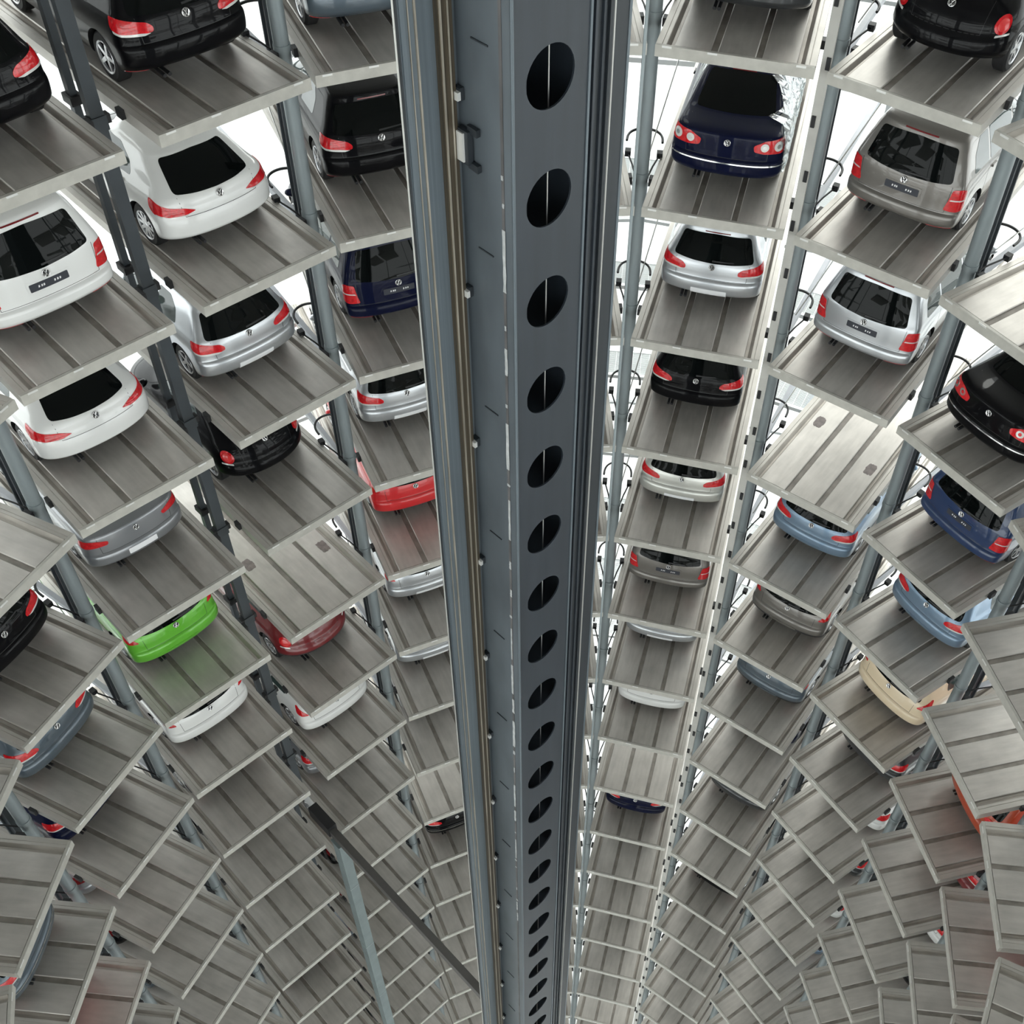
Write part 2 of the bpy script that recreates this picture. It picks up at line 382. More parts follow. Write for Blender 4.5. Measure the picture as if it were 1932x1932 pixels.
# ---------------------------------------------------------------- tie beam and dark posts in the wide gap
frame_gap = Matrix.Rotation(-AZ0, 4, 'Z')
post = link('slate_post', None, None, frame_gap); tag(post, 'dark slate steel post in the wide gap left of mast', 'post')
link('web', MB().box(-0.012, 0.012, 8.13, 8.20, -17.80, Z_TOP).mesh('web', M_POST), post)
link('flange', MB().box(-0.092, 0.092, 8.10, 8.13, -17.80, Z_TOP).mesh('flange', M_POST), post)
link('flange', MB().box(-0.092, 0.092, 8.20, 8.23, -17.80, Z_TOP).mesh('flange', M_POST), post)
link('cover_plate', MB().box(-0.092, -0.078, 8.13, 8.20, -17.80, Z_TOP).mesh('cover_plate', M_POST), post)
shoe = MB().box(-0.11, 0.11, 8.08, 8.25, -0.10, 0.10).mesh('joint_shoe', M_POST)
arm = MB().box(0, 0.06, 8.10, 8.22, -0.05, 0.07).mesh('support_arm', M_BLACK)
for l in range(-2, 7):
    link('joint_shoe', shoe, post, T(0, 0, -LEVEL * l - 0.22)); [link('support_arm', arm, post, T(sx, 0, -LEVEL * l - 0.2)) for sx in (0.11, -0.17)]
post2 = link('slim_post', None, None, frame_gap); tag(post2, 'slim dark post just behind the slate post', 'post')
link('shaft', MB().box(-0.05, 0.05, 8.66, 8.78, Z_FLOOR, Z_TOP).mesh('shaft', M_POST), post2)
foot = MB().box(-0.09, 0.09, 8.60, 8.84, -0.06, 0.06).mesh('joint_plate', M_BLACK)
for l in range(-2, 8): link('joint_plate', foot, post2, T(0, 0, -LEVEL * l - 0.1))
low = link('lower_post', None, None, frame_gap); tag(low, 'grey-green post under the horizontal tie beam', 'post')
link('shaft', MB().box(-0.13, 0.13, 6.52, 6.80, Z_FLOOR, -18.45).mesh('shaft', M_POSTL), low)
link('cap_plate', MB().box(-0.15, 0.15, 6.50, 6.84, -18.45, -18.40).mesh('cap_plate', M_POSTL), low)
for z in (-20.8, -24.6, -28.4, -32.2): link('joint_band', MB().box(-0.135, 0.135, 6.515, 6.805, z - 0.02, z + 0.02).mesh('joint_band', M_COLUMN), low)
tie = link('tie_beam', None, None, frame_gap); tag(tie, 'dark horizontal tie beam running from the gap post to the mast', 'beam')
link('beam', MB().box(-0.085, 0.085, 0.34, 6.9, -18.40, -18.14).mesh('beam', M_TIE), tie)
link('end_bracket', MB().box(-0.12, 0.12, 6.9, 7.7, -18.40, -18.0).mesh('end_bracket', M_BLACK), tie)

# ---------------------------------------------------------------- steel columns between the stacks
STACK = {-2: 'sixth stack left of mast', -1: 'fifth stack left of mast', 0: 'fourth stack left of mast', 1: 'third stack left of mast', 2: 'second stack left of mast',
         3: 'first stack left of mast', 4: 'stack behind the mast', 5: 'first stack right of mast', 6: 'second stack right of mast',
         7: 'third stack right of mast', 8: 'fourth stack right of mast', 9: 'fifth stack right of mast', 10: 'sixth stack right of mast'}
GAPNAME = {-2: 'fifth and sixth stacks left of mast', -1: 'fourth and fifth stacks left of mast', 0: 'third and fourth stacks left of mast', 2: 'first and second stacks left of mast',
           3: 'mast and first stack left', 4: 'mast and first stack right', 5: 'first and second stacks right of mast', 6: 'second and third stacks right of mast',
           7: 'third and fourth stacks right of mast', 8: 'fourth and fifth stacks right of mast', 9: 'fifth and sixth stacks right of mast'}
tube_me = MB().tube([(0, 0, Z_FLOOR), (0, 0, Z_TOP)], 0.112, 20).mesh('tube', M_COLUMN, SM)
collar_me = MB().tube([(0, 0, -0.05), (0, 0, 0.05)], 0.124, 20).mesh('collar', M_COLUMN, SM)
rear_me = MB().box(-0.05, 0.05, 0.30, 0.33, Z_FLOOR, Z_TOP).box(-0.012, 0.012, 0.33, 0.46, Z_FLOOR, Z_TOP).box(-0.05, 0.05, 0.46, 0.49, Z_FLOOR, Z_TOP).mesh('rear_profile', M_POST)
hp = []
for i in range(25):
    a = math.pi * i / 24
    hp.append((-0.30 * math.cos(a) * (1.0), 0.62 + 0.42 * math.sin(a) ** 0.7, 0.25))
hoop_me = MB().tube(hp, 0.022, 6).mesh('cable_hoop', M_BLACK, SM)
lever = MB()
for s in (-1, 1):
    lever.tube([(s * 0.10, 0.02, -0.02), (s * 0.17, 0.30, 0.02), (s * 0.27, 0.62, 0.05)], 0.016, 6)
    lever.box(s * 0.27 - 0.05, s * 0.27 + 0.05, 0.58, 0.70, 0.0, 0.10)
lever_me = lever.mesh('deck_latch', M_BLACK)
rod_me = MB().tube([(0.09, 0.5, 0.1), (0.62, 3.2, 1.2)], 0.012, 6).mesh('brace_rod', M_CABLE)
beam_me = MB().box(-0.045, 0.045, 0.5, 5.6, -0.06, 0.06).mesh('radial_beam', M_BEAM)
gr = MB()
for i in range(18): gr.box(-1.15, 1.15, 4.65 + i * 0.045, 4.658 + i * 0.045, 0, 0.03)
for i in range(12): gr.box(-1.15 + i * 0.205, -1.14 + i * 0.205, 4.65, 5.45, 0.0, 0.03)
gr.box(-1.2, 1.2, 4.55, 4.63, -0.06, 0.04).box(-1.2, 1.2, 5.46, 5.52, -0.06, 0.04)
grate_me = gr.mesh('walkway_grating', M_GRATE)
def corner_pt(b, side):
    c, az = bay(b); t = Vector((math.cos(az), -math.sin(az), 0)); return c + t * 1.15 * side
for k in range(-2, 10):
    if k == 1: continue
    p = (corner_pt(k, 1) + corner_pt(k + 1, -1)) / 2
    a = (bay_dir(k) + bay_dir(k + 1)) / 2
    d = Vector((math.sin(a), math.cos(a), 0)); p = p + d * 0.95
    col = link('steel_column', None, None, T(p.x, p.y, 0) @ Matrix.Rotation(-a, 4, 'Z'))
    tag(col, 'round zinc-grey steel column between the ' + GAPNAME[k], 'column', 'round columns between the deck stacks')
    link('tube', tube_me, col); link('rear_profile', rear_me, col)
    for l in range(-1, 14):
        z = -LEVEL * l
        link('collar', collar_me, col, T(0, 0, z + 0.02))
        link('deck_latch', lever_me, col, T(0, 0, z - 0.03))
        if l < 11:
            link('cable_hoop', hoop_me, col, T(0, 0, z)); link('radial_beam', beam_me, col, T(0, 0, z - 0.35))
            link('walkway_grating', grate_me, col, T(0, 0, z - 0.3)); link('brace_rod', rod_me, col, T(0, 0, z))

p = (corner_pt(5, 1) + corner_pt(6, -1)) / 2; a = (bay_dir(5) + bay_dir(6)) / 2
d = Vector((math.sin(a), math.cos(a), 0)); p = p + d * 0.22
filler = link('gap_filler', None, None, T(p.x, p.y, 0) @ Matrix.Rotation(-a, 4, 'Z'))
tag(filler, 'narrow pale filler strip added in the gap between first and second stacks right of mast', 'filler strip')
link('channel', MB().box(-0.07, 0.07, 0, 0.05, Z_FLOOR, Z_TOP).mesh('channel', M_FILLER), filler)  # pale strip added here and widened to block glare through the gap
clip = MB().box(-0.03, 0.03, -0.025, 0.0, -0.09, 0.09).mesh('clip', M_BLACK)
for i in range(-3, 52): link('clip', clip, filler, T(-0.02 if i % 2 else 0.03, 0, -0.89 * i))

# ---------------------------------------------------------------- parking decks
YB = DECK_LEN
ch = 0.012
def panel_poly(a, b): return [(a, -0.033), (b, -0.033), (b, -0.014), (b - ch, -0.002), (a + ch, -0.002), (a, -0.014)]
D_SOFFIT = MB().box(-1.12, 1.12, 0.05, YB, -0.171, -0.165).mesh('bounce_soffit', M_SOFFIT)  # unseen pale underside sheet, added to bounce light between the decks
D_TRAY = MB().box(-0.886, 0.886, 0.05, YB, -0.165, -0.032).mesh('tray', M_TRAY)
D_PANEL = [MB().prism(panel_poly(a, b), 'y', 0.06, YB).mesh('deck_panel', M_DECK) for a, b in ((-0.885, -0.355), (-0.255, 0.295), (0.385, 0.885))]
D_CHAN = [MB().prism([(s * 0.887, -0.07), (s * 1.0, -0.07), (s * 1.0, -0.001), (s * 0.993, -0.001), (s * 0.935, -0.045), (s * 0.887, -0.045)][::s], 'y', 0.06, YB).mesh('wheel_channel', M_CHAN) for s in (-1, 1)]
D_RAIL = []
for s in (-1, 1):
    mb = MB(); mb.prism([(s * 1.002, -0.17), (s * 1.15, -0.17), (s * 1.15, 0.0), (s * 1.062, 0.0), (s * 1.058, -0.008), (s * 1.052, -0.008), (s * 1.048, 0.0), (s * 1.002, 0.0)][::s], 'y', 0.052, YB)
    D_RAIL.append(mb.mesh('side_rail', M_RAIL))
D_FRONT = MB().prism([(-1.15, -0.172), (1.15, -0.172), (1.15, -0.008), (1.142, 0.0), (-1.142, 0.0), (-1.15, -0.008)], 'y', 0.0, 0.05).mesh('front_beam', M_FRONT)
D_TAB = MB().box(-0.07, 0.07, -0.006, 0.05, -0.03, -0.0005).mesh('locating_tab', M_TAB)
D_STOP = MB().box(-0.03, 0.03, -0.07, 0.07, -0.13, 0.0).mesh('stop_block', M_BLACK)
def stain_mesh(seed):
    random.seed(seed); mb = MB(); n = 26; b = []
    for i in range(n):
        a = 2 * math.pi * i / n; r = random.uniform(0.88, 1.08); q = max(abs(math.cos(a)), abs(math.sin(a))) ** 0.7
        b.append((0.10 * r * math.cos(a) / q, 0.17 * r * math.sin(a) / q))
    mb.prism(b, 'z', 0.0, 0.0012); return mb.mesh('tyre_mark', M_STAIN)

CARS = {}   # (bay, level) -> spec, filled below
def car(b, l, kind, colour, s, words, x=0.0, **kw): CARS[(b, l)] = dict(kind=kind, colour=colour, s=s, words=words, x=x, **kw)
# third stack left of the mast
car(1, 0, 'hatch', 'black', 0.95, 'black hatchback', plate=None)
car(1, 1, 'mpv', 'white', 0.95, 'white people carrier with dark number plate', plate='dark')
car(1, 2, 'coupe', 'white', 1.15, 'white low coupe with wide red tail lights', plate=None)
car(1, 3, 'sedan', 'steelgrey', 1.30, 'silver-grey saloon with blank white plate', plate='white', lights='bar')
car(1, 4, 'hatch', 'green', 1.15, 'bright green hatchback', plate='body', lights='high')
car(1, 5, 'hatch', 'white', 1.0, 'white small car', plate=None, lights='high')
car(1, 6, 'hatch', 'charcoal', 1.45, 'dark grey car almost hidden by the deck above', plate=None)
car(1, 10, 'hatch', 'black', 0.98, 'black car seen as a thin curved sliver', plate=None)
# fourth and fifth stacks left
car(0, 3, 'hatch', 'black', 1.1, 'black hatchback cut by the left edge', plate=None)
car(0, 4, 'hatch', 'slate', 1.1, 'slate-blue hatchback', plate=None)
car(0, 5, 'hatch', 'navy', 1.35, 'navy car seen as a thin dark sliver', plate=None)
car(-1, 5, 'hatch', 'slate', 0.88, 'slate-grey car with chrome bumper strip', plate=None, chrome=True)
car(-1, 6, 'hatch', 'red', 1.15, 'red car at the bottom left corner', plate=None)
car(-1, 7, 'hatch', 'steelgrey', 0.8, 'grey car low on the left', plate=None)
# second stack left
car(2, 0, 'hatch', 'black', 0.92, 'black hatchback with five-spoke wheels', plate=None)
car(2, 1, 'coupe', 'white', 1.12, 'white low coupe with swept red tail lights', plate=None)
car(2, 2, 'hatch', 'silver', 1.2, 'silver hatchback with blank white plate', plate='white')
car(2, 3, 'beetle', 'black', 1.45, 'black rounded retro car with round red lights', plate=None)
car(2, 5, 'beetle', 'darkred', 1.12, 'dark red rounded car with black lower bumper', plate=None, black_z=0.45)
car(2, 6, 'hatch', 'white', 1.05, 'white hatchback with alloy wheel showing', plate=None, lights='high')
car(2, 7, 'hatch', 'steelgrey', 1.55, 'pale grey car mostly hidden', plate=None)
car(2, 8, 'hatch', 'white', 1.65, 'white car mostly hidden', plate=None)
# first stack left
car(3, 0, 'hatch', 'slate', 0.85, 'dark slate car cut by the top edge', plate=None)
car(3, 1, 'hatch', 'black', 1.2, 'black hatchback with red tail light beside the mast', plate=None)
car(3, 2, 'mpv', 'navy', 1.1, 'navy people carrier with stacked square lights', plate='dark')
car(3, 3, 'hatch', 'silver', 1.28, 'silver hatchback with white plate beside the mast', plate='white')
car(3, 4, 'hatch', 'red', 1.4, 'bright red car', plate=None, lights='high')
car(3, 5, 'hatch', 'silver', 1.2, 'silver car with white plate cover', plate='white', lights='high')
car(3, 6, 'hatch', 'silver', 1.3, 'silver car with white plate, seen as a bumper', plate='white', lights='high')
car(3, 9, 'hatch', 'black', 0.76, 'black car with red lamp beside mast', plate=None, chrome=True)
# stack behind the mast
# first stack right
car(5, 0, 'sedan', 'charcoal', 0.95, 'dark saloon cut by the top edge', plate=None, lights='twin')
car(5, 1, 'sedan', 'navy', 0.85, 'navy saloon with film along its right side', plate=None, lights='twin', film=True, chrome=True)
car(5, 2, 'hatch', 'silver', 1.25, 'silver hatchback with white plate below navy saloon', plate='white')
car(5, 3, 'hatch', 'black', 1.28, 'glossy black hatchback', plate=None)
car(5, 4, 'hatch', 'offwhite', 1.2, 'off-white hatchback with pale plate', plate='white')
car(5, 5, 'mpv', 'taupe', 1.0, 'grey-brown people carrier', plate='dark')
car(5, 6, 'hatch', 'silver', 1.40, 'silver car seen as thin bumper and plate', plate='white', lights='high')
car(5, 7, 'hatch', 'white', 1.15, 'white car seen as a thin curved bumper', plate=None, lights='high')
car(5, 9, 'hatch', 'navy', 0.88, 'dark navy car under the bright empty deck', plate=None)
# second stack right
car(6, 0, 'beetle', 'black', 0.95, 'black rounded retro car cut by the top edge', plate=None)
car(6, 1, 'mpv', 'taupe', 1.08, 'grey-brown people carrier with large rear window', plate='dark')
car(6, 2, 'mpv', 'silver', 1.0, 'silver people carrier with dark number plate', plate='dark')
car(6, 4, 'hatch', 'lightblue', 1.2, 'pale blue hatchback', plate='body')
car(6, 5, 'hatch', 'taupe', 1.1, 'brown-grey car with black lower bumper', plate='body', black_z=0.46, lights='high')
car(6, 6, 'hatch', 'slate', 1.1, 'slate-blue car with black lower bumper', plate='body', black_z=0.46, lights='high')
car(6, 8, 'hatch', 'charcoal', 1.08, 'dark car seen as a thin sliver', plate=None)
car(6, 10, 'hatch', 'black', 1.0, 'black car seen as a thin sliver', plate=None)
# third stack right
car(7, 2, 'sedan', 'black', 0.62, 'black saloon with round lamps and chrome strip', plate=None, lights='round', chrome=True)
car(7, 3, 'mpv', 'blue', 1.05, 'deep blue people carrier', plate='dark')
car(7, 4, 'hatch', 'lightblue', 1.15, 'pale blue car half hidden by the deck above', plate='body')
car(7, 5, 'hatch', 'beige', 1.0, 'cream-coloured car', plate=None, lights='high')
car(7, 6, 'hatch', 'charcoal', 1.25, 'dark grey car with one red lamp showing', plate=None)
car(7, 7, 'hatch', 'white', 1.55, 'white car showing through the gap', plate=None)
car(7, 8, 'hatch', 'charcoal', 1.6, 'dark car glimpsed through the gap', plate=None)
car(7, 9, 'hatch', 'white', 1.6, 'white car with red lamp glimpsed through the gap', plate=None)
car(7, 10, 'hatch', 'lightblue', 1.6, 'pale blue car glimpsed through the gap', plate=None)
# fourth and fifth stacks right
car(8, 5, 'hatch', 'orange', 1.1, 'burnt-orange car', plate=None)
car(8, 6, 'hatch', 'darkred', 1.55, 'dark red car glimpsed through the gap', plate=None)
car(8, 7, 'hatch', 'white', 1.55, 'white car with red lamp glimpsed at the right', plate=None)
car(8, 8, 'hatch', 'black', 1.6, 'black car glimpsed through the gap', plate=None)
car(8, 9, 'hatch', 'offwhite', 1.6, 'pale car with red lamp at the bottom right', plate=None)
car(9, 5, 'hatch', 'red', 1.5, 'red car at the right edge', plate=None)

EMPTY = {(6, 3), (2, 4), (5, 8), (3, 8), (5, 15), (8, 4), (9, 4), (0, 2), (7, 0), (7, 1)}
ORD = ['first', 'second', 'third', 'fourth', 'fifth', 'sixth', 'seventh', 'eighth', 'ninth', 'tenth', 'eleventh', 'twelfth', 'thirteenth', 'fourteenth', 'fifteenth', 'sixteenth', 'seventeenth', 'eighteenth', 'nineteenth', 'twentieth', 'twenty-first', 'twenty-second']
def deck_box(b, l):
    m = bay_matrix(b, -LEVEL * l); xs, ys = [], []
    for x in (-1.15, 0, 1.15):
        for y in (0, 1.3, 2.7, 5.9):
            p = project(m @ Vector((x, y, 0)))
            if p is None: continue
            xs.append(p[0]); ys.append(p[1])
    return (min(xs), max(xs), min(ys), max(ys)) if xs else None
def inside(bx, mg): return bx and bx[1] > -mg and bx[0] < IMG + mg and bx[3] > -mg and bx[2] < IMG + mg

def build_deck(b, l):
    d = link('parking_deck', None, None, bay_matrix(b, -LEVEL * l))
    link('tray', D_TRAY, d); link('bounce_soffit', D_SOFFIT, d)
    for me in D_PANEL: link('deck_panel', me, d)
    for me in D_CHAN: link('wheel_channel', me, d)
    for me in D_RAIL: link('side_rail', me, d)
    link('front_beam', D_FRONT, d)
    for x in (-0.98, -0.32, 0.95): link('locating_tab', D_TAB, d, T(x, 0, 0))
    for x in (-1.18, 1.18): link('stop_block', D_STOP, d, T(x, 0.92, 0))
    return d
ROWNUM = {}
for b in list(range(-2, 12)) + list(range(-8, -2)):
    n = 0
    for l in range(-2, 18):
        bx = deck_box(b, l)
        if l == -2 and b in (-8, -7, -6, -5): continue      # the viewing gallery
        if l >= 0 and -2 <= b <= 10 and not inside(bx, 260): continue
        if not -2 <= b <= 10 and l > 15: continue
        vis = l >= 0 and -2 <= b <= 10 and inside(bx, 0)
        d = build_deck(b, l)
        if vis:
            where = '%s deck, %s' % (ORD[n], STACK[b]); ROWNUM[(b, l)] = where; n += 1
        else: where = 'deck outside the frame, %s row, %s' % (ORD[l + 3], STACK.get(b, 'stack %s behind the camera' % ORD[(b - 11) % 20]))
        if l >= 2 and vis and (b, l) not in CARS and (b, l) not in EMPTY:
            rc = random.Random(b * 50 + l)
            CARS[(b, l)] = dict(kind='hatch', colour=rc.choice(['charcoal', 'slate', 'black', 'taupe', 'steelgrey', 'navy']), s=1.72 + rc.uniform(-0.04, 0.04), words='parked car hidden far back', x=0, plate=None, simple=True)
        c = CARS.get((b, l))
        tag(d, ('%s steel parking deck, %s from top, %s' % ('grey' if c else 'empty grey', where.split(' deck')[0], STACK[b])) if vis else 'grey steel ' + where, 'parking deck', 'steel parking decks')
        if (b, l) in ((6, 3), (2, 4)):
            for i, (x, y) in enumerate(((-0.70, 2.15), (0.72, 1.55))):
                link('tyre_mark', stain_mesh(i + b), d, T(x, y, -0.002))

# ---------------------------------------------------------------- cars
def pchip(pts):
    xs = [p[0] for p in pts]; ys = [p[1] for p in pts]; n = len(xs)
    h = [xs[i + 1] - xs[i] for i in range(n - 1)]; dl = [(ys[i + 1] - ys[i]) / h[i] for i in range(n - 1)]
    m = [dl[0]] + [0.0] * (n - 2) + [dl[-1]]
    for i in range(1, n - 1):
        if dl[i - 1] * dl[i] > 0:
            w1 = 2 * h[i] + h[i - 1]; w2 = h[i] + 2 * h[i - 1]
            m[i] = (w1 + w2) / (w1 / dl[i - 1] + w2 / dl[i])
    def f(x):
        if x <= xs[0]: return ys[0]
        if x >= xs[-1]: return ys[-1]
        i = 0
        while x > xs[i + 1]: i += 1
        t = (x - xs[i]) / h[i]
        return ((1 + 2 * t) * (1 - t) ** 2 * ys[i] + t * (1 - t) ** 2 * h[i] * m[i] + t * t * (3 - 2 * t) * ys[i + 1] + t * t * (t - 1) * h[i] * m[i + 1])
    return f

class Shape:
    def __init__(s, rear, front, width, bow, rc, n=3.2, frc=0.6, fn=2.6, fbow=0.12):
        rear = [(z, y + max(0.0, 0.36 - z) * 1.4) for z, y in rear]
        s.r, s.f, s.w = pchip(rear), pchip(front), pchip(width)
        s.b = pchip(bow); s.rc = pchip(rc); s.n = n; s.frc = frc; s.fn = fn; s.fbow = fbow
        s.z0 = rear[0][0]; s.H = rear[-1][0]
        s.knots = sorted(set([p[0] for p in rear] + [p[0] for p in front] + [p[0] for p in width]))
        s.cache = {}
    def outline(s, z, nr=22, ns=44, nf=18):
        key = (round(z, 4), nr, ns, nf)
        if key in s.cache: return s.cache[key]
        r, f, w = s.r(z), s.f(z), s.w(z); L = f - r
        rc = min(s.rc(z), 0.40 * L); b = min(s.b(z), 0.08 * L); frc = min(s.frc, 0.40 * L); fb = min(s.fbow, 0.08 * L)
        pts = []
        for i in range(nr + 1):
            a = (i / nr) * math.pi / 2; t = math.sin(a) ** 0.9
            t = min(1.0, t)
            y = r + b * t * t + rc * (1 - max(0.0, 1 - t ** s.n) ** (1 / s.n)); pts.append((w * t, y))
        ya = pts[-1][1]
        fpts = []
        for i in range(nf + 1):
            a = (i / nf) * math.pi / 2; t = math.cos(a); t = min(1.0, max(0.0, t))
            y = f - fb * t * t - frc * (1 - max(0.0, 1 - t ** s.fn) ** (1 / s.fn)); fpts.append((w * t, y))
        yb = fpts[0][1]
        for i in range(1, ns): pts.append((w, ya + (yb - ya) * i / ns))
        pts += fpts
        s.cache[key] = pts
        return pts
    def arc(s, sv, z, front=False):
        pts = s.outline(z, 40, 60, 30)
        if front: pts = pts[::-1]
        a = abs(sv); acc = 0.0; sg = 1 if sv >= 0 else -1
        for i in range(len(pts) - 1):
            dx = pts[i + 1][0] - pts[i][0]; dy = pts[i + 1][1] - pts[i][1]; d = math.hypot(dx, dy)
            if acc + d >= a and d > 0:
                t = (a - acc) / d; return Vector((sg * (pts[i][0] + dx * t), pts[i][1] + dy * t, z))
            acc += d
        return Vector((sg * pts[-1][0], pts[-1][1], z))
    def side(s, y, z, sg):
        pts = s.outline(z, 40, 60, 30)
        if y <= pts[0][1]: return Vector((sg * 0.01, pts[0][1], z))
        for i in range(len(pts) - 1):
            if pts[i + 1][1] >= y:
                dy = pts[i + 1][1] - pts[i][1]; t = (y - pts[i][1]) / dy if dy > 1e-9 else 0
                return Vector((sg * (pts[i][0] + (pts[i + 1][0] - pts[i][0]) * t), y, z))
        return Vector((sg * pts[-1][0], pts[-1][1], z))
    def body(s, name, axles, wheel_r, black_z):
        zs = set(round(k, 4) for k in s.knots)
        z = s.z0
        while z < s.H: zs.add(round(z, 4)); z += 0.026
        for d in (0.05, 0.04, 0.03, 0.022, 0.015, 0.010, 0.006, 0.003): zs.add(round(s.H - d, 4))
        zs = sorted(zs); zz = [zs[0]]
        for z in zs[1:]:
            if z - zz[-1] > 0.0025: zz.append(z)
        mb = MB(); rows = []
        for z in zz:
            half = s.outline(z, 16, 34, 14)
            rows.append([(x, y, z) for x, y in half] + [(-x, y, z) for x, y in half[-2:0:-1]])
        n = len(rows[0]); hn = len(half)
        mb.quad_grid(rows, True)
        for base, rev in ((0, True), ((len(rows) - 1) * n, False)):
            for i in range(hn - 1):
                a, b_ = base + i, base + i + 1; c_, d_ = base + (n - i - 1) % n, base + (n - i) % n
                q = []
                for v in (a, b_, c_, d_):
                    if v not in q: q.append(v)
                if len(q) >= 3: mb.f.append(tuple(q if rev else q[::-1]))
        me = mb.mesh(name + '_raw')
        me.materials.append(PAINT['silver']); me.materials.append(M_TRIM); me.materials.append(M_WELL)
        for p in me.polygons:
            cz = sum(me.vertices[v].co.z for v in p.vertices) / len(p.vertices)
            if cz < black_z: p.material_index = 1
        bobj = bpy.data.objects.new('tmp_body', me); COL.objects.link(bobj)
        cut = MB()
        for ya in axles:
            for sg in (-1, 1):
                xs = (sg * 0.60, sg * 1.15)
                poly = [(ya + (wheel_r + 0.045) * math.cos(2 * math.pi * i / 40), wheel_r + (wheel_r + 0.045) * math.sin(2 * math.pi * i / 40)) for i in range(40)]
                base = len(cut.v)
                for x in xs:
                    for p in poly: cut.v.append((x, p[0], p[1]))
                cut.f.append(tuple(base + i for i in range(40))); cut.f.append(tuple(base + 40 + i for i in reversed(range(40))))
                for i in range(40):
                    j = (i + 1) % 40; cut.f.append((base + i, base + 40 + i, base + 40 + j, base + j))
        cme = cut.mesh('tmp_cut'); cme.materials.append(M_WELL)
        cobj = bpy.data.objects.new('tmp_cut', cme); COL.objects.link(cobj)
        md = bobj.modifiers.new('b', 'BOOLEAN'); md.object = cobj; md.operation = 'DIFFERENCE'; md.solver = 'EXACT'
        md.material_mode = 'TRANSFER'
        dg = bpy.context.evaluated_depsgraph_get()
        out = bpy.data.meshes.new_from_object(bobj.evaluated_get(dg)); out.name = name
        bpy.data.objects.remove(bobj); bpy.data.objects.remove(cobj)
        flat_norm(out, math.radians(33))
        return out

def round_poly(pts, r, seg=4):
    out = []; n = len(pts)
    for i in range(n):
        p0, p1, p2 = Vector(pts[i - 1]), Vector(pts[i]), Vector(pts[(i + 1) % n])
        a = (p0 - p1); b = (p2 - p1); k = min(r, a.length * 0.45, b.length * 0.45)
        a.normalize(); b.normalize(); s = p1 + a * k; e = p1 + b * k
        for j in range(seg + 1):
            t = j / seg; q = s * (1 - t) ** 2 + p1 * 2 * t * (1 - t) + e * t * t; out.append((q.x, q.y))
    return out

def patch(name, poly, fmap, material, eps=0.004, thick=0.012, grid=0.05, wobble=0.0):
    """a panel lying on the body: polygon in surface coordinates, cut by a grid, pushed out by eps and given a rim"""
    bm = bmesh.new()
    vs = [bm.verts.new((p[0], p[1], 0)) for p in poly]
    bm.faces.new(vs)
    x0 = min(p[0] for p in poly); x1 = max(p[0] for p in poly); y0 = min(p[1] for p in poly); y1 = max(p[1] for p in poly)
    for lo, hi, ax in ((x0, x1, Vector((1, 0, 0))), (y0, y1, Vector((0, 1, 0)))):
        k = max(1, int((hi - lo) / grid))
        for i in range(1, k):
            c = lo + (hi - lo) * i / k
            bmesh.ops.bisect_plane(bm, geom=bm.verts[:] + bm.edges[:] + bm.faces[:], plane_co=ax * c, plane_no=ax)
    pos = {}
    for v in bm.verts:
        a, b = v.co.x, v.co.y; e = 0.004
        p = fmap(a, b); n = (fmap(a + e, b) - fmap(a - e, b)).cross(fmap(a, b + e) - fmap(a, b - e))
        if n.length < 1e-12: n = Vector((0, -1, 0))
        n.normalize()
        if n.dot(p - Vector((0, min(max(p.y, 1.2), 2.8), 0.6))) < 0: n = -n
        pos[v] = (p, n)
    cen = sum((q[0] for q in pos.values()), Vector()) / len(pos)
    for v, (p, n) in pos.items():
        w = eps + (random.uniform(-wobble, wobble) if wobble else 0)
        v.co = p + n * w
    bmesh.ops.recalc_face_normals(bm, faces=bm.faces)
    be = [e for e in bm.edges if e.is_boundary]
    ret = bmesh.ops.extrude_edge_only(bm, edges=be)
    nv = [g for g in ret['geom'] if isinstance(g, bmesh.types.BMVert)]
    old = {}
    for g in nv:
        best = min(pos, key=lambda q: (q.co - g.co).length_squared); old[g] = pos[best][1]
    for g, n in old.items(): g.co = g.co - n * thick
    for f in bm.faces: f.smooth = True
    for e in bm.edges:
        e.smooth = not (len(e.link_faces) == 2 and e.calc_face_angle(0) > 0.6)
    me = bpy.data.meshes.new(name); bm.to_mesh(me); bm.free()
    me.materials.append(material)
    return me

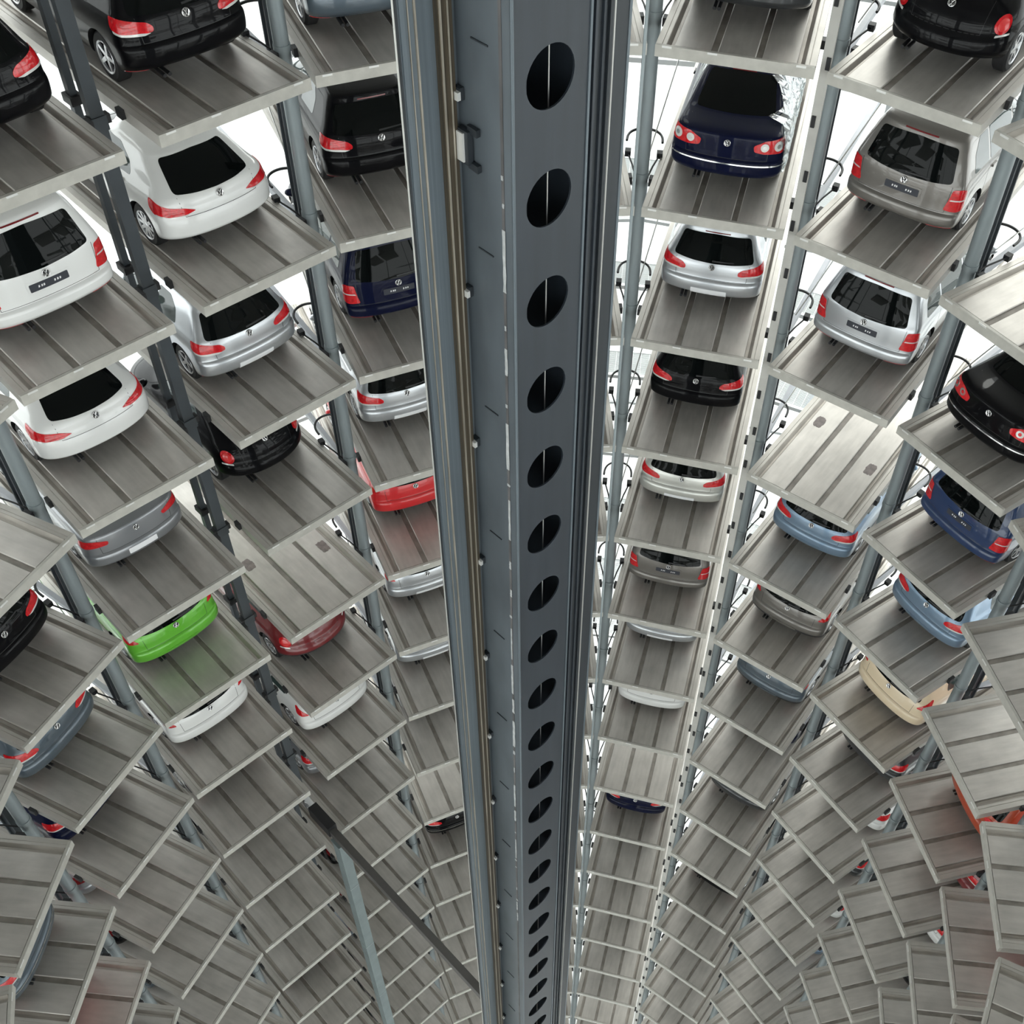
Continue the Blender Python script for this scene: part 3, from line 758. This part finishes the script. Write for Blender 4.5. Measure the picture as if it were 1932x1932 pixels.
def wheel_meshes(R_, W_, spokes, rim_r):
    ty = MB().lathe_x([(-W_ / 2, rim_r), (-W_ / 2, R_ - 0.035), (-W_ / 2 + 0.03, R_), (W_ / 2 - 0.03, R_), (W_ / 2, R_ - 0.035), (W_ / 2, rim_r)], 36).mesh('tyre', M_TYRE, SM)
    rb = MB()
    rb.lathe_x([(W_ / 2 - 0.015, rim_r + 0.004), (W_ / 2 + 0.004, rim_r - 0.006), (W_ / 2 - 0.004, rim_r - 0.030), (W_ / 2 - 0.03, rim_r - 0.034), (W_ / 2 - 0.04, rim_r + 0.004)], 36)
    for k in range(spokes):
        a = 2 * math.pi * k / spokes
        ca, sa = math.cos(a), math.sin(a); w0, w1 = 0.030, 0.022
        base = len(rb.v)
        for x in (W_ / 2 - 0.045, W_ / 2 - 0.012):
            for rr, hw in ((0.03, w0), (rim_r - 0.02, w1)):
                for s in (-1, 1): rb.v.append((x - (0.0 if rr < 0.1 else -0.008), rr * ca - s * hw * sa, rr * sa + s * hw * ca))
        for q in ((0, 1, 3, 2), (4, 6, 7, 5), (0, 2, 6, 4), (1, 5, 7, 3), (0, 4, 5, 1), (2, 3, 7, 6)): rb.f.append(tuple(base + i for i in q))
    rb.lathe_x([(W_ / 2 - 0.05, 0.001), (W_ / 2 - 0.05, 0.055), (W_ / 2 - 0.010, 0.050), (W_ / 2 - 0.006, 0.001)], 20)
    rim = rb.mesh('rim', M_RIM, SM)
    ba = MB().lathe_x([(-W_ / 2 + 0.01, 0.001), (-W_ / 2 + 0.01, rim_r), (W_ / 2 - 0.07, rim_r), (W_ / 2 - 0.07, 0.001)], 28).mesh('brake_backing', M_WELL)
    return ty, rim, ba

def badge_meshes():
    disc = MB().tube([(0, 0.006, 0), (0, -0.006, 0)], 0.052, 24).mesh('badge', M_TRIM)
    e = MB()
    e.tube([(0.050 * math.cos(i * math.pi / 14), -0.008, 0.050 * math.sin(i * math.pi / 14)) for i in range(28)], 0.0055, 6, closed=True)
    def stroke(x0, z0, x1, z1):
        e.tube([(x0, -0.008, z0), (x1, -0.008, z1)], 0.0055, 5)
    stroke(-0.022, 0.045, 0, 0.004); stroke(0, 0.004, 0.022, 0.045)
    stroke(-0.044, 0.022, -0.020, -0.044); stroke(-0.020, -0.044, 0, -0.004); stroke(0, -0.004, 0.020, -0.044); stroke(0.020, -0.044, 0.044, 0.022)
    return disc, e.mesh('emblem', M_CHROME)
BADGE, EMBLEM = badge_meshes()

def mirror_mesh():
    bm = bmesh.new(); bmesh.ops.create_uvsphere(bm, u_segments=16, v_segments=10, radius=1)
    for v in bm.verts: v.co = Vector((v.co.x * 0.11, v.co.y * 0.07 + 0.02 * abs(v.co.x), v.co.z * 0.075))
    me = bpy.data.meshes.new('door_mirror'); bm.to_mesh(me); bm.free(); me.materials.append(PAINT['silver'])
    for p in me.polygons: p.use_smooth = True
    return me
MIRROR = mirror_mesh()

def mk_shapes():
    S = {}
    S['hatch'] = dict(shape=Shape(
        rear=[(0.20, 0.26), (0.25, 0.13), (0.32, 0.05), (0.42, 0.01), (0.52, 0.0), (0.60, 0.008), (0.635, 0.03), (0.655, 0.06), (0.70, 0.07), (0.80, 0.08), (0.90, 0.10), (0.97, 0.135), (1.05, 0.20), (1.15, 0.275), (1.25, 0.35), (1.34, 0.415), (1.38, 0.43), (1.42, 0.45), (1.445, 0.56), (1.465, 0.85), (1.478, 1.25), (1.485, 1.75)],
        front=[(0.20, 4.02), (0.30, 4.15), (0.45, 4.20), (0.58, 4.18), (0.68, 4.10), (0.76, 3.95), (0.84, 3.68), (0.91, 3.30), (0.96, 3.05), (1.02, 2.92), (1.15, 2.68), (1.28, 2.44), (1.38, 2.24), (1.43, 2.10), (1.46, 1.98), (1.478, 1.88), (1.485, 1.80)],
        width=[(0.20, 0.79), (0.28, 0.86), (0.42, 0.885), (0.60, 0.89), (0.75, 0.885), (0.88, 0.865), (0.96, 0.835), (1.02, 0.80), (1.15, 0.735), (1.28, 0.67), (1.38, 0.615), (1.43, 0.575), (1.46, 0.50), (1.475, 0.40), (1.485, 0.24)],
        bow=[(0.2, 0.08), (0.6, 0.08), (0.95, 0.07), (1.3, 0.06), (1.485, 0.05)], rc=[(0.2, 0.30), (0.6, 0.28), (0.95, 0.27), (1.2, 0.24), (1.485, 0.3)], n=3.8),
        axles=(0.80, 3.38), wr=0.315, rimr=0.215, spokes=5, mirror=(2.72, 0.93, 1.00),
        window=[(-0.71, 0.985), (-0.35, 0.955), (0, 0.945), (0.35, 0.955), (0.71, 0.985), (0.585, 1.32), (0, 1.345), (-0.585, 1.32)],
        light=[(0.46, 0.785), (0.455, 0.84), (0.52, 0.895), (0.70, 0.93), (0.88, 0.965), (1.0, 0.965), (1.02, 0.85), (0.9, 0.785), (0.62, 0.762)], lens=[(0.50, 0.770), (0.64, 0.788), (0.86, 0.795), (0.97, 0.825), (0.96, 0.795), (0.86, 0.768), (0.58, 0.752)],
        badge=0.885, plate=(0.315, 0.345, 0.485), refl=(0.60, 0.90, 0.265, 0.292), seam=(0.62, 0.660),
        sides=[[(0.92, 1.00), (1.50, 0.985), (1.50, 1.35), (1.18, 1.345), (0.98, 1.20)], [(1.56, 0.985), (2.55, 0.965), (2.72, 1.02), (2.25, 1.31), (1.56, 1.36)]], shield=[(-0.66, 1.02), (0.66, 1.02), (0.52, 1.37), (-0.52, 1.37)], third=(0.22, 1.365))
    S['coupe'] = dict(shape=Shape(
        rear=[(0.19, 0.26), (0.24, 0.12), (0.32, 0.04), (0.42, 0.0), (0.54, 0.0), (0.66, 0.02), (0.74, 0.06), (0.78, 0.075), (0.86, 0.09), (0.93, 0.13), (0.99, 0.22), (1.08, 0.38), (1.17, 0.54), (1.24, 0.66), (1.285, 0.72), (1.31, 0.78), (1.345, 1.0), (1.38, 1.35), (1.40, 1.80)],
        front=[(0.19, 4.05), (0.30, 4.20), (0.45, 4.25), (0.58, 4.22), (0.66, 4.12), (0.73, 3.95), (0.80, 3.65), (0.86, 3.30), (0.91, 3.10), (0.98, 2.95), (1.10, 2.68), (1.22, 2.40), (1.31, 2.18), (1.36, 2.05), (1.385, 1.98), (1.40, 1.90)],
        width=[(0.19, 0.80), (0.28, 0.88), (0.42, 0.905), (0.60, 0.91), (0.75, 0.895), (0.86, 0.87), (0.93, 0.82), (1.00, 0.765), (1.12, 0.695), (1.22, 0.635), (1.31, 0.57), (1.36, 0.48), (1.385, 0.38), (1.40, 0.22)],
        bow=[(0.19, 0.11), (0.6, 0.11), (0.9, 0.10), (1.2, 0.08), (1.40, 0.05)], rc=[(0.19, 0.36), (0.6, 0.34), (0.9, 0.33), (1.1, 0.28), (1.40, 0.3)], n=3.3),
        axles=(0.84, 3.42), wr=0.325, rimr=0.228, spokes=10, mirror=(2.75, 0.93, 0.95),
        window=[(-0.62, 0.965), (-0.3, 0.945), (0, 0.938), (0.3, 0.945), (0.62, 0.965), (0.50, 1.262), (0, 1.28), (-0.50, 1.262)],
        light=[(0.40, 0.745), (0.56, 0.80), (0.78, 0.835), (0.98, 0.90), (1.10, 0.905), (1.12, 0.80), (1.02, 0.725), (0.80, 0.70), (0.55, 0.715)], lens=[(0.52, 0.712), (0.80, 0.708), (1.00, 0.735), (0.98, 0.715), (0.80, 0.692), (0.55, 0.700)],
        badge=0.86, plate=None, refl=(0.58, 0.86, 0.25, 0.270), seam=(0.58, 0.69),
        sides=[[(1.12, 0.965), (2.45, 0.925), (2.70, 0.97), (2.20, 1.24), (1.55, 1.26), (1.22, 1.12)]], shield=[(-0.66, 0.97), (0.66, 0.97), (0.50, 1.29), (-0.50, 1.29)], third=None)
    S['mpv'] = dict(shape=Shape(
        rear=[(0.22, 0.24), (0.28, 0.10), (0.34, 0.03), (0.42, 0.0), (0.50, 0.005), (0.545, 0.025), (0.57, 0.065), (0.64, 0.075), (0.80, 0.085), (0.98, 0.11), (1.05, 0.14), (1.20, 0.20), (1.35, 0.265), (1.48, 0.325), (1.55, 0.355), (1.59, 0.40), (1.615, 0.50), (1.635, 0.80), (1.65, 1.25), (1.66, 1.85)],
        front=[(0.22, 4.22), (0.32, 4.35), (0.45, 4.39), (0.60, 4.36), (0.72, 4.28), (0.82, 4.10), (0.92, 3.80), (1.00, 3.55), (1.06, 3.40), (1.20, 3.12), (1.35, 2.84), (1.48, 2.58), (1.57, 2.36), (1.62, 2.2), (1.65, 2.05), (1.66, 1.95)],
        width=[(0.22, 0.80), (0.30, 0.87), (0.45, 0.895), (0.65, 0.90), (0.85, 0.895), (1.0, 0.875), (1.08, 0.85), (1.20, 0.81), (1.35, 0.755), (1.48, 0.705), (1.57, 0.655), (1.615, 0.60), (1.64, 0.50), (1.66, 0.30)],
        bow=[(0.22, 0.08), (0.6, 0.08), (1.0, 0.07), (1.5, 0.06), (1.66, 0.05)], rc=[(0.22, 0.26), (0.6, 0.23), (1.0, 0.22), (1.4, 0.2), (1.66, 0.25)], n=4.4),
        axles=(0.86, 3.54), wr=0.318, rimr=0.212, spokes=7, mirror=(3.0, 0.95, 1.12),
        window=[(-0.70, 1.02), (-0.40, 0.985), (0, 0.965), (0.40, 0.985), (0.70, 1.02), (0.60, 1.47), (0, 1.50), (-0.60, 1.47)],
        light=[(0.675, 0.63), (0.72, 0.80), (0.745, 0.955), (0.90, 0.965), (1.0, 0.93), (1.0, 0.64), (0.85, 0.615)], lens=[(0.73, 0.785), (0.75, 0.805), (0.97, 0.805), (0.97, 0.785)],
        badge=0.895, plate=(0.27, 0.705, 0.815), refl=(0.50, 0.88, 0.300, 0.335), seam=(0.70, 0.585),
        sides=[[(0.62, 1.05), (1.15, 1.04), (1.15, 1.50), (0.85, 1.50), (0.66, 1.30)], [(1.21, 1.04), (2.05, 1.03), (2.05, 1.53), (1.21, 1.52)], [(2.11, 1.03), (2.95, 1.02), (3.05, 1.08), (2.50, 1.48), (2.11, 1.53)]], shield=[(-0.70, 1.10), (0.70, 1.10), (0.56, 1.54), (-0.56, 1.54)], third=(0.26, 1.545))
    S['sedan'] = dict(shape=Shape(
        rear=[(0.20, 0.26), (0.26, 0.12), (0.34, 0.03), (0.44, 0.0), (0.54, 0.0), (0.605, 0.02), (0.63, 0.06), (0.70, 0.065), (0.80, 0.075), (0.90, 0.085), (0.97, 0.095), (1.005, 0.125), (1.025, 0.26), (1.04, 0.46), (1.055, 0.62), (1.075, 0.70), (1.14, 0.88), (1.22, 1.10), (1.30, 1.33), (1.36, 1.52), (1.40, 1.68), (1.43, 1.86), (1.45, 2.10), (1.465, 2.40)],
        front=[(0.20, 4.55), (0.30, 4.70), (0.45, 4.76), (0.60, 4.74), (0.70, 4.65), (0.78, 4.45), (0.86, 4.05), (0.92, 3.70), (0.97, 3.52), (1.04, 3.38), (1.16, 3.14), (1.28, 2.90), (1.37, 2.70), (1.42, 2.58), (1.45, 2.50), (1.465, 2.46)],
        width=[(0.20, 0.80), (0.28, 0.88), (0.42, 0.905), (0.60, 0.91), (0.78, 0.90), (0.92, 0.875), (1.00, 0.84), (1.04, 0.79), (1.10, 0.755), (1.20, 0.705), (1.30, 0.65), (1.38, 0.59), (1.42, 0.54), (1.45, 0.44), (1.465, 0.25)],
        bow=[(0.2, 0.10), (0.6, 0.10), (1.0, 0.08), (1.2, 0.06), (1.465, 0.05)], rc=[(0.2, 0.33), (0.6, 0.31), (0.98, 0.29), (1.06, 0.26), (1.2, 0.22), (1.465, 0.2)], n=3.6),
        axles=(1.02, 3.73), wr=0.32, rimr=0.218, spokes=7, mirror=(3.15, 0.94, 1.02),
        window=[(-0.66, 1.073), (0, 1.068), (0.66, 1.073), (0.54, 1.35), (0, 1.365), (-0.54, 1.35)],
        light=[(0.44, 0.785), (0.42, 0.88), (0.60, 0.965), (0.88, 0.985), (1.03, 0.97), (1.04, 0.80), (0.9, 0.755), (0.6, 0.755)], lens=None,
        badge=0.885, plate=(0.265, 0.45, 0.565), refl=None, seam=(0.66, 0.635),
        sides=[[(1.25, 1.06), (2.0, 1.045), (2.0, 1.37), (1.62, 1.355)], [(2.06, 1.045), (3.0, 1.02), (3.18, 1.06), (2.72, 1.32), (2.06, 1.375)]], shield=[(-0.66, 1.06), (0.66, 1.06), (0.52, 1.37), (-0.52, 1.37)], third=(0.2, 1.372))
    S['beetle'] = dict(shape=Shape(
        rear=[(0.20, 0.28), (0.26, 0.14), (0.34, 0.04), (0.44, 0.0), (0.54, 0.01), (0.60, 0.05), (0.64, 0.085), (0.74, 0.11), (0.86, 0.18), (0.96, 0.28), (1.06, 0.42), (1.16, 0.58), (1.26, 0.76), (1.34, 0.94), (1.40, 1.12), (1.45, 1.32), (1.48, 1.52), (1.50, 1.85)],
        front=[(0.20, 3.90), (0.32, 4.04), (0.45, 4.07), (0.58, 4.02), (0.68, 3.90), (0.78, 3.70), (0.88, 3.42), (0.96, 3.15), (1.04, 2.98), (1.18, 2.74), (1.30, 2.52), (1.40, 2.30), (1.46, 2.12), (1.49, 2.0), (1.50, 1.92)],
        width=[(0.20, 0.76), (0.30, 0.84), (0.45, 0.86), (0.60, 0.86), (0.75, 0.845), (0.88, 0.80), (0.98, 0.745), (1.10, 0.69), (1.22, 0.63), (1.34, 0.56), (1.42, 0.48), (1.47, 0.38), (1.50, 0.20)],
        bow=[(0.2, 0.14), (0.6, 0.14), (1.0, 0.12), (1.50, 0.06)], rc=[(0.2, 0.50), (0.6, 0.50), (1.0, 0.42), (1.3, 0.34), (1.50, 0.3)], n=2.6),
        axles=(0.82, 3.33), wr=0.32, rimr=0.215, spokes=6, mirror=(2.8, 0.86, 1.0),
        window=[(-0.42, 1.02), (0, 0.99), (0.42, 1.02), (0.38, 1.25), (0, 1.30), (-0.38, 1.25)],
        light=[(0.76 + 0.115 * math.cos(i * math.pi / 9), 0.76 + 0.115 * math.sin(i * math.pi / 9)) for i in range(18)], lens=[(0.70, 0.635), (0.90, 0.655), (0.90, 0.63), (0.70, 0.61)],
        badge=0.90, plate=None, refl=None, seam=(0.5, 0.63),
        sides=[[(1.15, 1.02), (2.50, 1.0), (2.68, 1.06), (2.15, 1.36), (1.60, 1.36), (1.28, 1.20)]], shield=[(-0.60, 1.06), (0.60, 1.06), (0.42, 1.40), (-0.42, 1.40)], third=(0.12, 1.33))
    return S
SHAPES = mk_shapes()
PROTO = {}
def flip(poly): return [(-a, b) for a, b in poly][::-1]
def disc_poly(cx, cz, r, n=18): return [(cx + r * math.cos(2 * math.pi * i / n), cz + r * math.sin(2 * math.pi * i / n)) for i in range(n)]

def proto(kind, plate, lights, chrome, film, black_z):
    key = (kind, plate, lights, chrome, film, black_z)
    if key in PROTO: return PROTO[key]
    random.seed(7)
    S = SHAPES[kind]; sh = S['shape']; parts = []      # (name, mesh, matrix, painted, [sub-parts])
    rear = lambda a, b: sh.arc(a, b); frontm = lambda a, b: sh.arc(a, b, True)
    memo = ('base', kind, black_z)
    if memo not in PROTO:
        base = [('body', sh.body('car_body_' + kind, S['axles'], S['wr'], black_z), Matrix(), True, [])]
        base.append(('rear_window', patch('rear_window', round_poly(S['window'], 0.06), rear, M_GLASS, 0.003), Matrix(), False, []))
        base.append(('windscreen', patch('windscreen', round_poly(S['shield'], 0.06), frontm, M_GLASS, 0.003), Matrix(), False, []))
        for sg in (1, -1):
            for poly in S['sides']:
                base.append(('side_window', patch('side_window', round_poly(poly, 0.04), (lambda a, b, g=sg: sh.side(a, b, g)), M_SIDEGLASS, 0.003), Matrix(), False, []))
            for yd in ((S['sides'][0][0][0] + 0.60, 1.0) if False else [q[0][0] - 0.03 for q in S['sides'][1:]] + [S['mirror'][0] + 0.02]):
                base.append(('door_seam', patch('door_seam', [(yd - 0.003, 0.36), (yd + 0.003, 0.36), (yd + 0.003, 0.93), (yd - 0.003, 0.93)], (lambda a, b, g=sg: sh.side(a, b, g)), M_TRIM, 0.001, 0.006), Matrix(), False, []))
            for q in (S['sides'][1:] if len(S['sides']) > 1 else S['sides']):
                yh = q[0][0] + 0.10
                base.append(('door_handle', patch('door_handle', round_poly([(yh, 0.86), (yh + 0.18, 0.86), (yh + 0.18, 0.895), (yh, 0.895)], 0.015), (lambda a, b, g=sg: sh.side(a, b, g)), PAINT['silver'], 0.025, 0.03), Matrix(), True, []))
            my, mx, mz = S['mirror']
            base.append(('door_mirror', MIRROR, T(sg * (mx + 0.03), my, mz), True, []))
        if S['third']: tw, tz = S['third']; base.append(('high_brake_light', patch('high_brake_light', round_poly([(-tw, tz - 0.009), (tw, tz - 0.009), (tw, tz + 0.009), (-tw, tz + 0.009)], 0.006), rear, M_DIMRED, 0.006), Matrix(), False, []))
        sw, sz = S['seam']; wz = S['window'][0][1]
        for sg in (1, -1):
            a0, a1 = (sw - 0.0035, sw + 0.0035)
            base.append(('tailgate_seam', patch('tailgate_seam', [(sg * a0, sz), (sg * a1, sz), (sg * (a1 + 0.02), wz - 0.03), (sg * (a0 + 0.02), wz - 0.03)], rear, M_TRIM, 0.0012, 0.006), Matrix(), False, []))
        base.append(('tailgate_seam', patch('tailgate_seam', [(-sw, sz - 0.003), (sw, sz - 0.003), (sw, sz + 0.003), (-sw, sz + 0.003)], rear, M_TRIM, 0.0012, 0.006), Matrix(), False, []))
        # wheels
        ty, rim, ba = wheel_meshes(S['wr'], 0.20, S['spokes'], S['rimr'])
        for ya in S['axles']:
            for sg in (1, -1):
                hw = sh.w(S['wr']) - 0.105
                mtx = T(sg * hw, ya, S['wr']) @ (Matrix() if sg > 0 else Matrix.Rotation(math.pi, 4, 'Z'))
                base.append(('wheel', ty, mtx, False, [('rim', rim), ('brake_backing', ba)]))
        # exhaust
        ex = MB().tube([(-0.47, 0.30, 0.235), (-0.47, 0.075, 0.225)], 0.026, 10).tube([(-0.40, 0.30, 0.235), (-0.40, 0.075, 0.225)], 0.026, 10).mesh('exhaust_pipe', M_TRIM, SM)
        base.append(('exhaust_pipe', ex, Matrix(), False, []))
        # badge on the tailgate
        bz = S['badge']; p = sh.arc(0, bz); nn = (sh.arc(0.01, bz) - sh.arc(-0.01, bz)).cross(sh.arc(0, bz + 0.01) - sh.arc(0, bz - 0.01)).normalized()
        if nn.y > 0: nn = -nn
        q = Vector((0, -1, 0)).rotation_difference(nn)
        base.append(('badge', BADGE, Matrix.Translation(p + nn * 0.006) @ q.to_matrix().to_4x4(), False, [('emblem', EMBLEM)]))
        if S['refl']:
            a0, a1, z0, z1 = S['refl']
            for sg in (1, -1):
                poly = round_poly([(sg * a0, z0), (sg * a1, z0 + 0.012), (sg * a1, z1 + 0.012), (sg * a0, z1)], 0.008)
                base.append(('reflector', patch('reflector', poly, rear, M_RED, 0.004), Matrix(), False, []))
        if kind in ('hatch', 'mpv'):
            w0 = S['window'][1][1]
            base.append(('rear_wiper', patch('rear_wiper', [(-0.012, w0 + 0.012), (0.36, w0 + 0.028), (0.36, w0 + 0.04), (-0.012, w0 + 0.034)], rear, M_TRIM, 0.015, 0.012), Matrix(), False, []))
        PROTO[memo] = base
    parts += PROTO[memo]
    # tail lights
    lm = ('light', kind, lights)
    if lm not in PROTO:
        L = []
        for sg in (1, -1):
            poly = S['light'] if sg > 0 else flip(S['light'])
            if lights == 'high': poly = [(0.70, 0.865), (0.76, 0.93), (0.84, 0.985), (0.95, 1.03), (1.03, 1.0), (1.03, 0.88), (0.85, 0.855)]; poly = poly if sg > 0 else flip(poly)
            if lights == 'bar': poly = [(0.52, 0.80), (0.50, 0.87), (0.70, 0.925), (0.95, 0.945), (1.04, 0.93), (1.04, 0.83), (0.90, 0.79)]; poly = poly if sg > 0 else flip(poly)
            subs = []
            g = (lambda a, b: sh.arc(a, b))
            if kind == 'beetle':
                main = patch('tail_light', poly, rear, M_RED, 0.012, 0.02, 0.03)
                subs.append(('lamp_ring', patch('lamp_ring', disc_poly(sg * 0.76, 0.76, 0.075), rear, mat('red_lens_core', (0.75, 0.05, 0.05), 0.1, coat=0.5) if 'core' not in PROTO else PROTO['core'], 0.02, 0.01, 0.03)))
            else:
                main = patch('tail_light', round_poly(poly, 0.035), rear, M_RED, 0.006, 0.016, 0.04)
            if S['lens'] and lights not in ('bar', 'high'):
                lp = S['lens'] if sg > 0 else flip(S['lens'])
                subs.append(('reverse_lens', patch('reverse_lens', round_poly(lp, 0.008), rear, M_CLEARLENS, 0.008, 0.01, 0.04)))
            if lights in ('twin', 'round'):
                for cx, cz, rr in ((0.60, 0.862, 0.066), (0.83, 0.872, 0.078)):
                    subs.append(('lamp_ring', patch('lamp_ring', disc_poly(sg * cx, cz, rr), rear, M_CHROME if lights == 'round' else M_CLEARLENS, 0.012, 0.01, 0.03)))
                    subs.append(('lamp_core', patch('lamp_core', disc_poly(sg * cx, cz, rr * 0.45), rear, M_RED if lights == 'round' else M_CHROME, 0.016, 0.01, 0.03)))
            L.append(('tail_light', main, Matrix(), False, subs))
        PROTO[lm] = L
    parts = parts + PROTO[lm]
    if plate and (S['plate'] or plate == 'white'):
        pw, z0, z1 = S['plate'] or (0.265, 0.36, 0.48)
        pm = ('plate', kind, plate)
        if pm not in PROTO:
            m = {'white': M_PLATEW, 'dark': M_PLATED, 'body': PAINT['silver']}[plate]
            subs = []
            if plate == 'dark':
                zc = (z0 + z1) / 2
                for x0 in (-0.145, -0.105, -0.075, 0.075, 0.115, 0.15):
                    subs.append(('plate_print', patch('plate_print', [(x0 - 0.010, zc - 0.016), (x0 + 0.010, zc - 0.012), (x0 + 0.012, zc + 0.014), (x0 - 0.006, zc + 0.016)], rear, M_PRINT, 0.011, 0.004)))
            PROTO[pm] = [('number_plate', patch('number_plate', round_poly([(-pw, z0), (pw, z0), (pw, z1), (-pw, z1)], 0.015), rear, m, 0.007, 0.012), Matrix(), plate == 'body', subs)]
            if plate == 'dark':
                PROTO[pm].append(('plate_frame', patch('plate_frame', round_poly([(-pw - 0.035, z0 - 0.012), (pw + 0.035, z0 - 0.012), (pw + 0.035, z1 + 0.03), (-pw - 0.035, z1 + 0.03)], 0.02), rear, PAINT['silver'], 0.003, 0.008), Matrix(), True, []))
        parts = parts + PROTO[pm]
    if chrome:
        cm = ('chrome', kind)
        if cm not in PROTO:
            PROTO[cm] = [('chrome_strip', patch('chrome_strip', [(-1.0, 0.560), (1.0, 0.560), (1.0, 0.578), (-1.0, 0.578)], rear, M_CHROME, 0.006, 0.01), Matrix(), False, [])]
        parts = parts + PROTO[cm]
    if film:
        fl = patch('protective_film', [(0.28, 0.42), (3.3, 0.40), (3.2, 1.02), (2.6, 1.33), (1.5, 1.34), (1.0, 1.12), (0.26, 0.97)], (lambda a, b: sh.side(a, b, 1)), M_FILM, 0.04, 0.03, 0.06, wobble=0.022)
        parts = parts + [('protective_film', fl, Matrix(), False, [])]
    PROTO[key] = parts
    return parts

def build_car(b, l, c):
    m = bay_matrix(b, -LEVEL * l + 0.0015)
    r = link('car', None, None, m @ T(c['x'], c['s'] - 0.14, 0) @ Matrix.Scale(1.0 if c['kind'] == 'sedan' else 1.03, 4))
    where = ROWNUM.get((b, l))
    base = c['words']
    tag(r, '%s, %s' % (base, where or STACK[b]), 'car', 'cars parked on the decks')
    pm = PAINT[c['colour']]
    full = proto(c['kind'], c.get('plate'), c.get('lights'), c.get('chrome', False), c.get('film', False), c.get('black_z', 0.285))
    if c.get('simple'): full = [(n_, me_, mx_, p_, []) for n_, me_, mx_, p_, s_ in full if n_ in ('body', 'rear_window', 'tail_light', 'wheel', 'windscreen')]
    for name, me, mx, painted, subs in full:
        o = link(name, me, r, mx)
        if painted: o.material_slots[0].link = 'OBJECT'; o.material_slots[0].material = pm
        if name == 'tail_light' and c.get('simple'): o.material_slots[0].link = 'OBJECT'; o.material_slots[0].material = M_DIMRED
        for sn, sme in subs: link(sn, sme, o)
    return r
for (b, l), c in CARS.items():
    build_car(b, l, c)
print('objects', len(bpy.data.objects))
